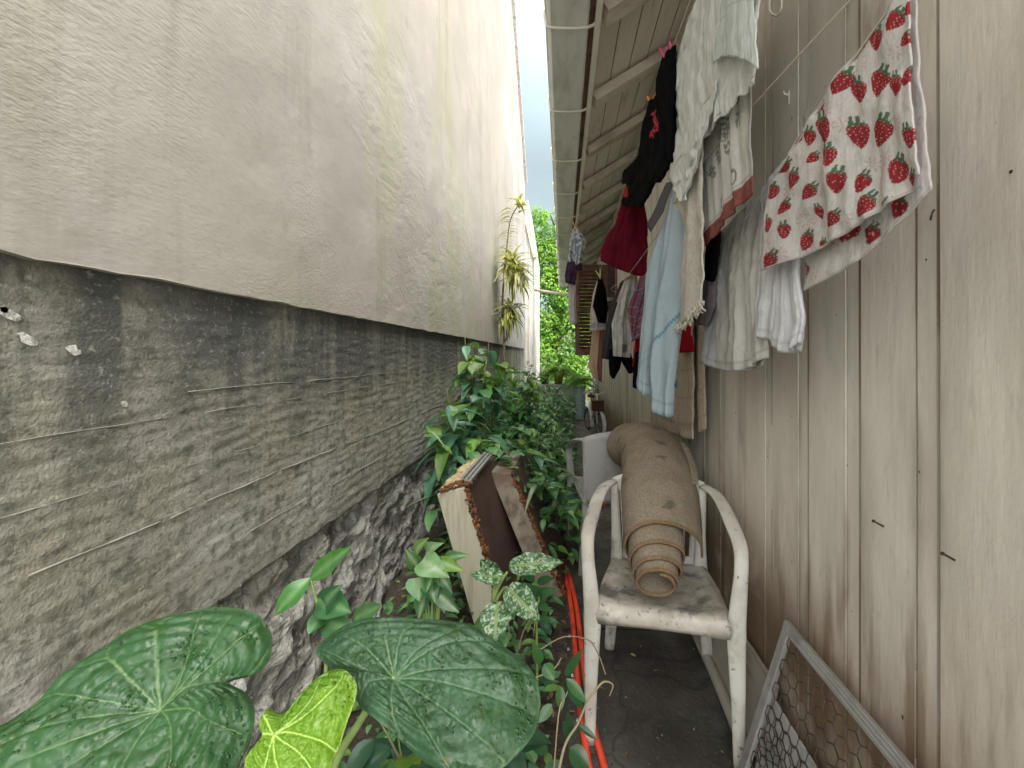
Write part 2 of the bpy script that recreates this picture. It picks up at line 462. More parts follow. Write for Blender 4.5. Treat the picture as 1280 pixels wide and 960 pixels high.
M['chair_grey'] = layered('grey_plastic', (0.36, 0.355, 0.34), [
    dict(c=(0.22, 0.215, 0.20), s=6, lo=0.45, hi=0.65, a=0.7)], rough=0.5)
M['rug'] = layered('jute_backed_rug', (0, 0, 0), [
    dict(c=(0.70, 0.68, 0.64), s=9, lo=0.42, hi=0.62, a=0.5, mul=True),
    dict(c=(0.55, 0.52, 0.48), s=200, st=(1, 0.5, 1), lo=0.46, hi=0.62, a=0.6, mul=True)], rough=0.95, attr=True, spec=0.1,
    bumps=[(160, (1, 0.5, 1), 0.7, 0.004), (9, (1, 1, 1), 0.3, 0.02)])
M['cloth'] = layered('cloth', (0, 0, 0), [
    dict(c=(0.80, 0.80, 0.80), s=160, lo=0.42, hi=0.62, a=0.35, mul=True)], rough=0.92, attr=True, spec=0.04, transl=0.20,
    bumps=[(9, (1, 1, 0.4), 0.5, 0.03), (30, (1, 1, 0.7), 0.45, 0.010), (260, (1, 1, 1), 0.4, 0.002)])
M['gauze'] = layered('gauze_cloth', (0, 0, 0), [
    dict(c=(0.82, 0.82, 0.80), s=110, st=(1, 2, 0.3), lo=0.42, hi=0.62, a=0.5, mul=True)], rough=0.95, attr=True, spec=0.1, transl=0.25,
    bumps=[(20, (1, 3, 0.25), 0.8, 0.012), (70, (1, 1.5, 0.5), 0.7, 0.006)])
M['terry'] = layered('terry_cloth', (0, 0, 0), [
    dict(c=(0.74, 0.74, 0.72), s=90, lo=0.42, hi=0.62, a=0.6, mul=True)], rough=0.97, attr=True, spec=0.1, transl=0.12,
    bumps=[(22, (1, 1, 1), 0.4, 0.012), (120, (1, 1, 2), 0.8, 0.006)])
M['plastic'] = layered('peg_plastic', (0, 0, 0), [], rough=0.35, attr=True, transl=0.1)
M['hose'] = layered('red_hose', (0.86, 0.085, 0.040), [dict(c=(0.36, 0.03, 0.018), s=9, lo=0.5, hi=0.66, a=0.7), dict(c=(0.2, 0.12, 0.08), s=40, lo=0.58, hi=0.7, a=0.5)], rough=0.42)
M['rope'] = layered('line_cord', (0.50, 0.46, 0.38), [], rough=0.8)
M['iron'] = layered('rusty_iron', (0.045, 0.035, 0.03), [dict(c=(0.12, 0.05, 0.025), s=60, lo=0.5, hi=0.62, a=0.7)], rough=0.7, metal=0.3)
M['alu'] = layered('dull_aluminium', (0.40, 0.40, 0.39), [dict(c=(0.24, 0.23, 0.21), s=12, lo=0.45, hi=0.65, a=0.7)], rough=0.45, metal=0.5)
M['wire'] = layered('rusty_wire', (0.09, 0.06, 0.045), [dict(c=(0.03, 0.025, 0.02), s=20, lo=0.45, hi=0.6)], rough=0.6, metal=0.3)
M['pale_sheet'] = layered('pale_sheet', (0.42, 0.42, 0.42), [dict(c=(0.24, 0.23, 0.22), s=10, lo=0.45, hi=0.66, a=0.8)], rough=0.6)
M['pale_board'] = layered('pale_board', (0.42, 0.39, 0.34), [dict(c=(0.22, 0.18, 0.14), s=7, st=(1, 0.4, 2), lo=0.45, hi=0.66, a=0.8)], rough=0.7)
M['laminate'] = layered('cream_laminate', (0.50, 0.47, 0.36), [
    dict(c=(0.34, 0.31, 0.23), s=9, st=(2.5, 1, 0.25), lo=0.45, hi=0.62, a=0.8),
    dict(c=(0.18, 0.15, 0.10), s=5, lo=0.58, hi=0.70, a=0.7)], rough=0.5)
M['scuffed'] = layered('scuffed_laminate', (0.27, 0.235, 0.18), [dict(c=(0.13, 0.085, 0.06), s=6, lo=0.45, hi=0.6, a=0.85), dict(c=(0.40, 0.37, 0.29), s=14, st=(1, 1, 0.3), lo=0.55, hi=0.66, a=0.6)], rough=0.6)
M['brown_panel'] = layered('brown_panel', (0.085, 0.050, 0.042), [
    dict(c=(0.13, 0.075, 0.06), s=5, lo=0.45, hi=0.65, a=0.7), dict(c=(0.04, 0.028, 0.022), s=11, st=(1, 0.5, 1), lo=0.52, hi=0.66, a=0.7)], rough=0.5, bumps=[(30, (1, 1, 0.3), 0.2, 0.004)])
M['chipboard'] = layered('crumbled_chipboard', (0.24, 0.095, 0.032), [
    dict(c=(0.10, 0.045, 0.02), s=26, lo=0.46, hi=0.6, a=0.9), dict(c=(0.42, 0.24, 0.11), s=45, lo=0.56, hi=0.66, a=0.8)], rough=1, bumps=[(50, (1, 1, 1), 1, 0.02)])
M['raw_foam'] = layered('raw_pale_wood', (0.55, 0.44, 0.26), [
    dict(c=(0.30, 0.19, 0.09), s=16, lo=0.5, hi=0.64, a=0.8)], rough=0.95, bumps=[(40, (1, 1, 1), 0.8, 0.02)])
M['terracotta'] = layered('terracotta', (0.26, 0.085, 0.04), [dict(c=(0.15, 0.06, 0.035), s=12, lo=0.45, hi=0.6)], rough=0.85)
M['dark_pot'] = layered('dark_pot', (0.020, 0.028, 0.036), [], rough=0.4)
M['pale_blue'] = layered('pale_blue_plastic', (0.42, 0.55, 0.58), [dict(c=(0.3, 0.36, 0.36), s=9, lo=0.5, hi=0.65, a=0.7)], rough=0.5)
M['white_paint'] = layered('white_paint', (0.75, 0.75, 0.73), [dict(c=(0.5, 0.48, 0.44), s=20, lo=0.5, hi=0.65, a=0.6)], rough=0.4)
M['rubber'] = layered('rubber', (0.03, 0.03, 0.03), [], rough=0.7)
M['rust_brown'] = layered('rust_brown', (0.085, 0.03, 0.02), [], rough=0.7)
M['bamboo'] = layered('pale_pole', (0.50, 0.46, 0.36), [dict(c=(0.3, 0.26, 0.18), s=9, st=(0.3, 2, 2), lo=0.45, hi=0.65)], rough=0.6)
M['roof_tile'] = layered('roof_tile', (0.22, 0.12, 0.08), [dict(c=(0.1, 0.07, 0.05), s=5, lo=0.45, hi=0.6)], rough=0.9)
M['far_wall'] = layered('pale_render', (0.70, 0.70, 0.66), [dict(c=(0.45, 0.46, 0.40), s=2, lo=0.45, hi=0.65, a=0.7)], rough=0.9)
M['glass_dark'] = layered('dark_window', (0.03, 0.035, 0.04), [], rough=0.1)
M['grass'] = layered('mown_ground', (0.075, 0.095, 0.035), [dict(c=(0.12, 0.10, 0.06), s=3, lo=0.45, hi=0.62, a=0.8)], rough=0.95, bumps=[(30, (1, 1, 1), 0.8, 0.04)])
M['pebble'] = layered('pale_chips', (0.6, 0.59, 0.56), [], rough=0.8)
M['twig'] = layered('dry_twig', (0.30, 0.25, 0.15), [], rough=0.8)

# ================================================================ SETTING
XL, XR = -0.90, 0.70          # left foundation face, right plank face

m = MB(); m.box((0, 10, -0.06), (120, 120, 0.06)); tag(m.build('ground', M['grass']), kind='structure')

# path slabs with open joints
m = MB()
ys = [-0.6, 0.35, 1.95, 3.6, 5.2, 6.75, 8.3, 9.9, 11.6, 13.4]
for a, b in zip(ys[:-1], ys[1:]):
    n = 10
    top, bot = [], []
    for k in range(n + 1):
        yy = a + 0.008 + (b - a - 0.016) * k / n
        top.append((0.005 + 0.035 * fbm((0, yy * 2.3, 3)), yy))
    g = []
    for (xe, yy) in top:
        g.append([(xe - 0.02, yy, -0.05), (xe, yy, -0.008), (xe + 0.02, yy, 0.0), (0.35, yy, 0.003 * fbm((1, yy, 2))), (XR - 0.02, yy, 0.0), (XR + 0.03, yy, -0.05)])
    m.grid(g)
    for e in (g[0], g[-1]):
        m.add(e, [tuple(range(6)) if e is g[0] else tuple(range(5, -1, -1))])
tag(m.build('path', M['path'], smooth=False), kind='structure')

m = MB(); m.box((1.0, -6.2, -0.013), (14, 11.2, 0.03)); tag(m.build('added_bounce_slab', M['added_bounce_slab']), kind='structure')  # unseen pale slab behind the camera, added to bounce light under the eaves
# planted strip of soil
m = MB()
g = []
for i in range(26):
    x = -1.0 + 1.02 * i / 25
    row = []
    for j in range(130):
        y = -0.6 + 11.5 * j / 129
        row.append((x, y, 0.015 + 0.05 * fbm((x, y, 0), 3.0) + 0.06 * max(0, -(x + 0.35))))
    g.append(row)
m.grid(g)
tag(m.build('garden_soil', M['soil'], smooth=True), kind='structure')

# ---- left: neighbour house side wall
hs = thing('rendered_house', 'tall beige plastered side wall of the neighbouring house on a dark concrete base', 'house', (-3, 4.5, 0))
m = MB()
XP = -0.875
zb = H + 0.189 * 0.875
ye = 9.75
poly = [(-2.0, 7.6), (7.0, 7.6), (7.2, 7.44), (9.2, 5.79), (ye, 5.35)]
bottom = []
y = ye
while y > -2.0:
    bottom.append((y, zb + 0.005 * fbm((0, y * 6, 0)) + 0.004 * fbm((4, y * 25, 0))))
    y -= 0.05
bottom.append((-2.0, zb))
# plaster as a strip grid so that the face can undulate a little
ny, nzv = 240, 90
def ztop(y):
    if y < 7.2: return 7.6 if y < 7.0 else 7.6 - (y - 7.0) * 0.8
    return 7.44 - (y - 7.2) * 0.825
g = []
for i in range(ny + 1):
    y = -0.7 + (ye + 0.7) * (i / ny)
    row = []
    for j in range(nzv + 1):
        t = (j / nzv) ** 1.7
        z0 = zb + 0.005 * fbm((0, y * 6, 0)) + 0.004 * fbm((4, y * 25, 0))
        z = z0 + (ztop(y) - z0) * t
        x = XP + 0.006 * fbm((0, y * 1.1, z * 1.1)) + 0.0015 * fbm((3, y * 4, z * 5)) * (1 if t > 0 else 0.3)
        row.append((x, y, z))
    g.append(row)
m.grid(g)
# underside lip, far end, top and back so that the wall is a real solid
lip = [[(r_[0][0], r_[0][1], r_[0][2]), (XL - 0.06, r_[0][1], zb)] for r_ in g]
m.grid(lip)
end = g[-1]
m.grid([[p for p in end], [(-5.0, p[1], p[2]) for p in end]])
m.grid([[r_[-1], (-5.0, r_[-1][1], r_[-1][2])] for r_ in g])
m.grid([[p for p in g[0]], [(-5.0, p[1], p[2]) for p in g[0]]])
m.build('plaster_wall', M['plaster'], hs, smooth=False)
# bargeboard under the roof slope and the eave end
m = MB()
m.bar((XP + 0.0, 7.0, 7.62), (XP + 0.0, 9.78, 5.33), 0.10, 0.05)
m.build('verge_board', M['white_timber'], hs)
m = MB()
m.bar((-3.36, 6.95, 7.71), (-3.36, 9.9, 5.28), 4.9, 0.09)
m.box((-3.36, 3.1, 7.67), (4.9, 7.7, 0.10))
m.build('roof', M['roof_tile'], hs)
# concrete base band
m = MB()
g = []
zb2 = 0.635
ridges = []
for i in range(460):
    y = -0.7 + 10.4 * (i / 459)
    row = []
    for j in range(170):
        t = j / 169
        z0 = zb2 + 0.008 * fbm((0, y * 2, 1)) + 0.007 * fbm((2, y * 11, 1))
        z = z0 + (zb + 0.03 - z0) * t
        x = XL + 0.0022 * fbm((0, y * 2.6, z * 3.6), 1, 5) + 0.003 * fbm((5, y * 18, z * 40), 1, 3)
        for (rz, rh, rw) in ridges:
            wob = rz + 0.012 * fbm((7, y * 1.5, rz * 9))
            x += rh * (0.6 + 0.8 * fbm((9, y * 5, rz))) * math.exp(-((z - wob) / rw) ** 2)
        row.append((x, y, z))
    row.insert(0, (XL - 0.10, y, row[0][2] + 0.004))
    g.append(row)
m.grid(g)
m.grid([[p for p in g[-1]], [(-4.5, p[1], p[2]) for p in g[-1]]])
for (rz, r0, y0_, y1_) in [(0.915, 0.0035, 0.7, 8.8), (1.19, 0.0022, 1.0, 3.0), (1.135, 0.0018, 0.5, 2.2), (0.775, 0.0024, 1.2, 6.0), (1.02, 0.0016, 0.6, 1.9)]:
    y = y0_
    while y < y1_:
        L_ = rng.uniform(0.10, 0.5)
        pts = []
        for k in range(9):
            yy = y + L_ * k / 8
            pts.append((XL + 0.001, yy, rz + 0.010 * fbm((7, yy * 1.2, rz * 9)) + 0.002 * fbm((1, yy * 14, rz))))
        m.tube(pts, [r0 * (0.4 + 0.8 * abs(fbm((3, p[1] * 9, rz)))) for p in pts], 5, mi=1)
        y += L_ * rng.uniform(1.0, 1.7)
for (px, py, w_, h_) in [(12, 393, 14, 7), (34, 424, 13, 7), (92, 438, 9, 6), (155, 505, 5, 4), (2, 384, 8, 6)]:   # bare lime where the skin of the concrete has flaked
    c = PX(px, py, XL + 0.001)
    sc_y, sc_z = c.y * c.y / (F * 0.9), c.y / F
    n = 14
    ring_ = [(XL + 0.0022, c.y + (w_ * math.cos(2 * math.pi * k / n) * (1 + 0.5 * fbm((px, k * .9, 0)))) * sc_y, c.z - (w_ * 0.35 * math.cos(2 * math.pi * k / n)) * sc_z + (h_ * math.sin(2 * math.pi * k / n) * (1 + 0.6 * fbm((py, k * .9, 4)))) * sc_z) for k in range(n)]
    m.add(ring_, [tuple(range(n))], mi=2)
m.build('concrete_base', [M['concrete'], M['form_line'], M['lime']], hs, smooth=True)
# rubble foundation
m = MB()
g = []
for i in range(420):
    y = -0.7 + 10.4 * (i / 419)
    row = []
    for j in range(60):
        z = -0.05 + 0.71 * j / 59
        d = 0.032 * fbm((1, y * 3.8, z * 4.6), 1, 5) + 0.03 * noise.noise(Vector((3, y * 9, z * 11))) + 0.016 * noise.noise(Vector((3, y * 28, z * 30)))
        row.append((XL - 0.035 + d + 0.02 * (1 - z / 0.66), y, z))
    g.append(row)
m.grid(g)
m.build('rubble_foundation', M['rubble'], hs, smooth=False)

# white timber wall beyond the end of the plaster
tw = thing('timber_wall', 'weathered white board wall standing past the far end of the plastered house', 'wall', (-1.1, 10.4, 0))
m = MB()
prof = [(640, 262), (660, 250), (670, 318), (670, 520), (640, 520)]
fr = [P(a, b, 10.2) for a, b in prof]
fr = [Vector((p.x, p.y, max(p.z, -0.05))) for p in fr]
bk = [p + Vector((0, 1.6, 0)) for p in fr]
n = len(fr)
m.add(fr + bk, [tuple(range(n)), tuple(range(2 * n - 1, n - 1, -1))] + [(i, i + n, (i + 1) % n + n, (i + 1) % n) for i in range(n)])
m.build('boards', M['white_timber'], tw)
m = MB()
for px in (657, 661.5, 668.5):
    a = P(px, 300 if px > 660 else 262, 10.18); b = Vector((a.x, a.y, -0.04))
    m.bar(b, a, 0.035, 0.03, up=(1, 0, 0))
m.build('battens', M['white_timber'], tw)
m = MB()
m.bar(P(655.5, 262, 10.14), P(669, 322, 10.14), 0.10, 0.07, up=(0, 1, 0))
m.build('bargeboard', M['rafter'], tw)

# ---- right: wooden house
wh = thing('wooden_house', 'old wooden house with pale vertical planks and deep open eaves', 'house', (2.4, 3.9, 0))
m = MB()
pitch = 0.2045
k0 = 0.773
prof = []
k = -7
ywall = 9.6
while True:
    y0 = k0 + k * pitch
    if y0 > ywall: break
    dx = 0.0006 * rng.uniform(-1, 1)
    bw = rng.uniform(-0.004, 0.004)
    ya_, yb_ = y0 + 0.0508 + bw, y0 + pitch - 0.004
    prof += [(y0 - 0.0020, XR + 0.018), (y0 + 0.0022, XR + 0.018), (y0 + 0.0028, XR + 0.0045 + dx), (y0 + 0.008, XR + 0.0018 + dx), (y0 + 0.018, XR + 0.0013 + dx), (y0 + 0.030, XR + 0.0010 + dx), (y0 + 0.046 + bw, XR + 0.0005 + dx),
             (y0 + 0.0472 + bw, XR + 0.006), (y0 + 0.0500 + bw, XR + 0.006)]
    prof += [(ya_ + (yb_ - ya_) * q, XR - 0.001 + dx - 0.001 * q) for q in (0, 0.03, 0.08, 0.15, 0.28, 0.5, 0.72, 0.85, 0.92, 0.97, 1)]
    k += 1
NZ = 150
zs = [-0.02 + 3.27 * q / NZ for q in range(NZ + 1)]
g, cs = [], []
for (y, x) in prof:
    kb = math.floor((y - k0 + 0.002) / pitch)
    yl = y - k0 - kb * pitch
    dj = min(abs(yl), abs(pitch - yl), abs(yl - 0.048))
    row = []
    for z in zs:
        row.append((x + 0.0004 * fbm((y * 1.3, z * 0.9, 5)), y + 0.003 * fbm((kb, z * 0.8, 8)), z))
        # grime bled out of the joints: ragged, in runs of its own
        run = fbm((kb * 3.7 + (2.0 if abs(yl - 0.048) < 0.03 else 0), z * 1.7, 3), 1, 4) + 0.50 * max(0, 1.25 - z)
        reach = 0.004 + 0.015 * max(0.0, run + 0.12)
        d = math.exp(-(dj / reach) ** 1.3) * min(1, max(0, 0.55 + 1.1 * run)) * (0.6 + 0.5 * noise.noise(Vector((y * 60, z * 14, 1))))
        tone = 1 + 0.07 * noise.noise(Vector((kb * 5.3, z * 0.5, 2))) + 0.05 * math.sin(kb * 12.9)
        d = max(0, min(0.78, d * 1.15))
        b_ = np.array((0.585, 0.53, 0.465)) * tone
        cs.append(tuple(b_ * (1 - d) + np.array((0.15, 0.105, 0.065)) * d))
    g.append(row)
m.grid(g, cs)
for q, f_ in enumerate(m.f):          # recessed joint faces between the boards get a darker brown
    if sum(m.v[a][0] for a in f_) / len(f_) > XR + 0.0026: m.mi[q] = 2
yA, yB = prof[0][0], prof[-1][0]
BC = (0.50, 0.46, 0.40)
m.grid([[p for p in g[-1]], [(XR + 0.12, p[1], p[2]) for p in g[-1]]], BC)
m.grid([[p for p in g[0]], [(4.2, p[1], p[2]) for p in g[0]]], BC)
m.grid([[(XR + 0.12, yA, z), (XR + 0.12, yB, z)] for z in (0, 3.25)], BC)
# nail heads with rust bleeding, part of the boards
for k in range(-4, 28):
    y0 = k0 + k * pitch
    for z in (0.22, 0.62, 1.02, 1.45, 1.9, 2.35, 2.8):
        if rng.random() < 0.12: continue
        yy = y0 + rng.choice((0.03, 0.035, 0.075, 0.02)); zz = z + rng.uniform(-0.12, 0.12)
        rr = rng.uniform(0.0016, 0.0032); st = rng.choice((1.0, 1.2, 2.0, 3.2, 6.0))
        xx = XR - 0.0066
        vs = [(xx, yy + rr * math.cos(a) * rng.uniform(0.8, 1.2), zz + rr * math.sin(a) * (st if math.sin(a) < 0 else 1)) for a in [2 * math.pi * q / 9 for q in range(9)]]
        m.add(vs, [tuple(range(8, -1, -1))], mi=1)
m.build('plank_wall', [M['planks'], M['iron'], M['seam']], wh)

# eaves: boards run along the alley on top of sloping rafters
WZ, GZ = 3.235, 2.91           # underside at the wall and at the gutter edge
XE = 0.18
sl = (WZ - GZ) / (XR - XE)
nb = 5
m = MB()
xs = [XE + (XR + 0.05 - XE) * q / nb for q in range(nb + 1)]
for q in range(nb):
    a, b = xs[q] + 0.003, xs[q + 1] - 0.003
    za, zb_ = GZ + sl * (a - XE), GZ + sl * (b - XE)
    g = []
    for i in range(40):
        y = -0.8 + 10.6 * i / 39
        dz = 0.003 * fbm((q * 3.1, y, 2))
        g.append([(a, y, za + dz + 0.008), (a, y, za + dz), (b, y, zb_ + dz), (b, y, zb_ + dz + 0.008)])
    m.grid(g)
m.build('eave_boards', M['soffit'], wh)
m = MB()
a = Vector((XE - 0.10, 4.5, GZ + sl * -0.10 + 0.055)); 
ridge_x = 3.6
b = Vector((ridge_x, 4.5, GZ + sl * (ridge_x - XE) + 0.055))
mid = (a + b) / 2
ang = math.atan(sl)
m.box(mid, ((b - a).length, 10.8, 0.07), Matrix.Rotation(-ang, 3, 'Y'))
a2 = Vector((2 * ridge_x - a.x, 4.5, a.z))
mid2 = (a2 + b) / 2
m.box(mid2, ((b - a).length, 10.8, 0.07), Matrix.Rotation(ang, 3, 'Y'))
m.build('roof', M['roof_tile'], wh)
rk = 0
y = 1.27 - 0.66 * 3
while y < 9.6:
    m = MB()
    m.bar((XR + 0.02, y, WZ - 0.055 + sl * 0.02), (XE + 0.015, y, GZ - 0.052 + sl * 0.015), 0.055, 0.10, up=(0, 1, 0))
    if y > 0.5: m.build('rafter', M['rafter'], wh)
    y += 0.66
m = MB()
m.bar((XE - 0.012, -0.8, GZ - 0.03), (XE - 0.012, 9.7, GZ - 0.03), 0.022, 0.11)
m.build('fascia_board', M['fascia'], wh)
# gutter: a box channel hung in front of the fascia
gx0, gx1, gz0, gz1 = -0.075, 0.125, 2.86, 2.98
m = MB()
g = []
for y in (-0.8, 9.45):
    g.append([(gx0 - 0.012, y, gz1 - 0.004), (gx0 - 0.012, y, gz1 - 0.014), (gx0 - 0.002, y, gz1 - 0.014), (gx0, y, gz0 + 0.02), (gx0 + 0.02, y, gz0), (gx1 - 0.01, y, gz0), (gx1, y, gz0 + 0.01), (gx1, y, gz1),
              (gx1 - 0.006, y, gz1), (gx1 - 0.006, y, gz0 + 0.012), (gx0 + 0.02, y, gz0 + 0.006), (gx0 + 0.006, y, gz0 + 0.03), (gx0 + 0.006, y, gz1 - 0.004), (gx0 - 0.012, y, gz1 - 0.004)])
m.grid(g)
m.add(g[1], [tuple(range(len(g[1])))])
gut = m.build('gutter', M['gutter'], wh)
for k in range(-1, 11):
    y = 1.99 + 0.68 * k
    if y > 9.4: break
    m = MB()
    m.tube([(XE - 0.01, y, gz0 + 0.03), (gx1 - 0.005, y, gz0 - 0.008), (gx0 + 0.02, y, gz0 - 0.008), (gx0 - 0.008, y + 0.01, gz0 + 0.03), (gx0 - 0.016, y + 0.05, gz1)], 0.007, 6, smooth=3)
    m.build('gutter_bracket', M['fascia'], gut)
# open louvred shutter and the window it belongs to
YS = 6.4
a = P(719, 331, YS); b = P(759, 444, YS)
sx0, sx1, sz1, sz0 = a.x, XR - 0.01, a.z, b.z
m = MB()
fw = 0.06
m.box((sx0 + fw / 2, YS, (sz0 + sz1) / 2), (fw, 0.035, sz1 - sz0))
m.box((sx1 - fw / 2, YS, (sz0 + sz1) / 2), (fw, 0.035, sz1 - sz0))
for zc in (sz0 + 0.05, sz0 + (sz1 - sz0) * 0.50, sz1 - 0.05):
    m.box(((sx0 + sx1) / 2, YS, zc), (sx1 - sx0 - 2 * fw, 0.033, 0.10 if zc != sz0 + (sz1 - sz0) * 0.5 else 0.07))
sh = m.build('shutter', M['shutter'], wh)
m = MB()
nsl = 22
for q in range(nsl):
    z = sz0 + 0.11 + (sz1 - sz0 - 0.22) * q / (nsl - 1)
    m.box(((sx0 + sx1) / 2, YS, z), (sx1 - sx0 - 2 * fw + 0.004, 0.062, 0.007), Matrix.Rotation(R(-42), 3, 'X'))
m.build('louvres', M['shutter'], sh)
m = MB()
m.box((XR - 0.012, 5.85, sz0 - 0.045), (0.07, 1.15, 0.04))
m.build('window_sill', M['fascia'], wh)
wf = MB()
for yy in (5.33, 6.33): wf.box((XR - 0.006, yy, (sz0 + sz1) / 2), (0.03, 0.06, sz1 - sz0 + 0.1))
wf.box((XR - 0.006, 5.83, sz1 + 0.02), (0.03, 0.94, 0.06))
wfo = wf.build('window_frame', M['shutter'], wh)
m = MB(); m.box((XR - 0.0055, 5.83, (sz0 + sz1) / 2 - 0.01), (0.012, 0.94, sz1 - sz0 + 0.02)); m.build('pane', M['glass_dark'], wfo)

# far boundary wall
fw_ = thing('boundary_wall', 'pale garden wall closing the far end of the alley behind the creeper', 'wall', (0, 17, 0))
m = MB(); m.box((0.5, 17.0, 1.3), (9, 0.25, 2.7)); m.box((0.5, 17.0, 2.69), (9.2, 0.35, 0.08)); m.build('masonry', M['far_wall'], fw_)

# ================================================================ FOLIAGE TOOLS
def leaf_tpl(kind, ns=7, nc=4):
    vs, fs, mid = [], [], []
    for i in range(ns + 1):
        t = i / ns
        if kind == 'ovate': w_ = math.sin(math.pi * t ** 0.75) ** 0.8 if 0 < t < 1 else 0.02
        elif kind == 'lance': w_ = math.sin(math.pi * t ** 0.85) if 0 < t < 1 else 0.02
        elif kind == 'heart': w_ = (math.sin(math.pi * (0.12 + 0.88 * t) ** 0.62)) if t < 1 else 0.01
        else: w_ = min(1, t * 5 + 0.35) * (1 - t ** 3) + 0.02
        for j in range(nc + 1):
            c = 2 * j / nc - 1
            vs.append((c * w_ * 0.5, t, abs(c) * w_, t))
            mid.append(1 - abs(c))
        if i:
            a = (i - 1) * (nc + 1); b = i * (nc + 1)
            for j in range(nc):
                fs.append((a + j, a + j + 1, b + j + 1, b + j))
    return np.array(vs), fs, np.array(mid)
TPL = {k: leaf_tpl(k) for k in ('ovate', 'lance', 'heart', 'strap')}
TPL['far'] = leaf_tpl('ovate', 2, 2)

def add_leaf(mb, kind, base, d, up, length, width, color, midcol=None, fold=0.25, droop=0.3, wave=0.0, jit=0.15):
    tv, fs, mid = TPL[kind]
    d = Vector(d).normalized()
    x = d.cross(Vector(up))
    if x.length < 1e-3: x = Vector((1, 0, 0))
    x.normalize(); n_ = x.cross(d)
    X, D, Nn, B = (np.array(q) for q in (x, d, n_, base))
    zz = fold * tv[:, 2] * width * 0.5 - droop * length * tv[:, 3] ** 2
    zz = zz + rng.uniform(-0.25, 0.25) * width * tv[:, 0] + rng.uniform(-0.10, 0.10) * length * np.sin(tv[:, 3] * 3.1)
    if wave: zz = zz + wave * length * np.sin(tv[:, 3] * 14 + rng.random() * 6) * tv[:, 2]
    yy = tv[:, 1] * length * (1 - 0.25 * droop * tv[:, 3])
    pts = B + np.outer(tv[:, 0] * width, X) + np.outer(yy, D) + np.outer(zz, Nn)
    k = 1 + jit * (rng.random() * 2 - 1)
    c = np.tile(np.array(color) * k, (len(pts), 1))
    if midcol is not None:
        wgt = (mid > 0.9)[:, None] * 0.8
        c = c * (1 - wgt) + np.array(midcol) * wgt
    mb.add(pts.tolist(), fs, c.tolist())

GREENS = [(0.070, 0.185, 0.062), (0.100, 0.25, 0.090), (0.130, 0.29, 0.105), (0.078, 0.215, 0.125), (0.20, 0.37, 0.085)]

def shrub(name, label, cat, base, height, spread, nst, leaf, wid, kind='ovate', cols=GREENS, droop=0.45, dens=9, group=None, mid=None, lean=(0, 0), young=(0.13, 0.24, 0.03), stem_r=0.006, start=0.25):
    t = thing(name, label, cat, base, group)
    fo, st = MB(), MB()
    base = Vector(base)
    for s_ in range(nst):
        a = rng.uniform(0, 2 * math.pi)
        hh = height * rng.uniform(0.65, 1.0)
        sp = spread * rng.uniform(0.2, 1.0)
        pts = []
        for q in range(6):
            u = q / 5
            pts.append(base + Vector((math.cos(a) * sp * u ** 1.4 + lean[0] * u + 0.02 * rng.uniform(-1, 1), math.sin(a) * sp * u ** 1.4 + lean[1] * u + 0.02 * rng.uniform(-1, 1), hh * u)))
        pts = [Vector((max(p.x, -0.84), p.y, p.z)) for p in pts]
        st.tube(pts, [stem_r * (1 - 0.6 * q / 5) for q in range(6)], 5, smooth=2)
        sp_, _ = spline(pts, [1] * 6, 6)
        nl = dens
        for q in range(nl):
            u = start + (1 - start) * (q + rng.random() * 0.6) / nl
            p = sp_[min(len(sp_) - 1, int(u * (len(sp_) - 1)))]
            for w_ in range(2 if u < 0.95 else 3):
                b = q * 1.57 + w_ * math.pi + rng.uniform(-0.5, 0.5)
                el = rng.uniform(-0.25, 0.55)
                d = Vector((math.cos(b) * math.cos(el), math.sin(b) * math.cos(el), math.sin(el)))
                if p.x + d.x * leaf < -0.86: d.x = abs(d.x)
                L_ = leaf * rng.uniform(0.65, 1.1)
                c = young if (u > 0.85 and rng.random() < 0.6) else rng.choice(cols)
                pe = p + d * 0.03
                add_leaf(fo, kind, pe, d, (0, 0, 1), L_, L_ * wid, c, mid, 0.3, droop * rng.uniform(0.5, 1.3))
    fo.build('foliage', M['leaf'], t, smooth=True)
    st.build('stem', M['stem'], t, smooth=True)
    return t

# ================================================================ FAR END
# creeper-covered tree beyond the alley
ct = thing('creeper_tree', 'tall bright green tree smothered in creeper beyond the end of the alley', 'tree', (-0.2, 15, 0))
m = MB()
m.tube([(-0.2, 15.2, -0.05), (-0.25, 15.2, 2.5), (-0.05, 15.1, 5.8)], [0.16, 0.12, 0.06], 8, smooth=4)
for q in range(9):
    z = 1.8 + q * 0.5
    a = q * 2.1
    m.tube([(-0.2, 15.2, z), (-0.2 + 0.5 * math.cos(a), 15.2 + 0.4 * math.sin(a), z + 0.5), (-0.2 + 1.0 * math.cos(a), 15.2 + 0.7 * math.sin(a), z + 0.6)], [0.05, 0.03, 0.015], 5, smooth=3)
m.build('trunk', M['wood_stem'], ct, smooth=True)
m = MB()
clumps = []
for q in range(170):
    z = rng.uniform(0.3, 6.2)
    wd = 1.35 if z > 3 else 1.0
    clumps.append((Vector((rng.uniform(-1.3, 1.25 if z < 5 else 0.5), 15 + rng.uniform(-0.6, 0.8), z)), rng.uniform(0.25, 0.5), rng.choice([(0.20, 0.37, 0.045), (0.15, 0.31, 0.04), (0.26, 0.43, 0.07), (0.10, 0.21, 0.035), (0.22, 0.36, 0.12)])))
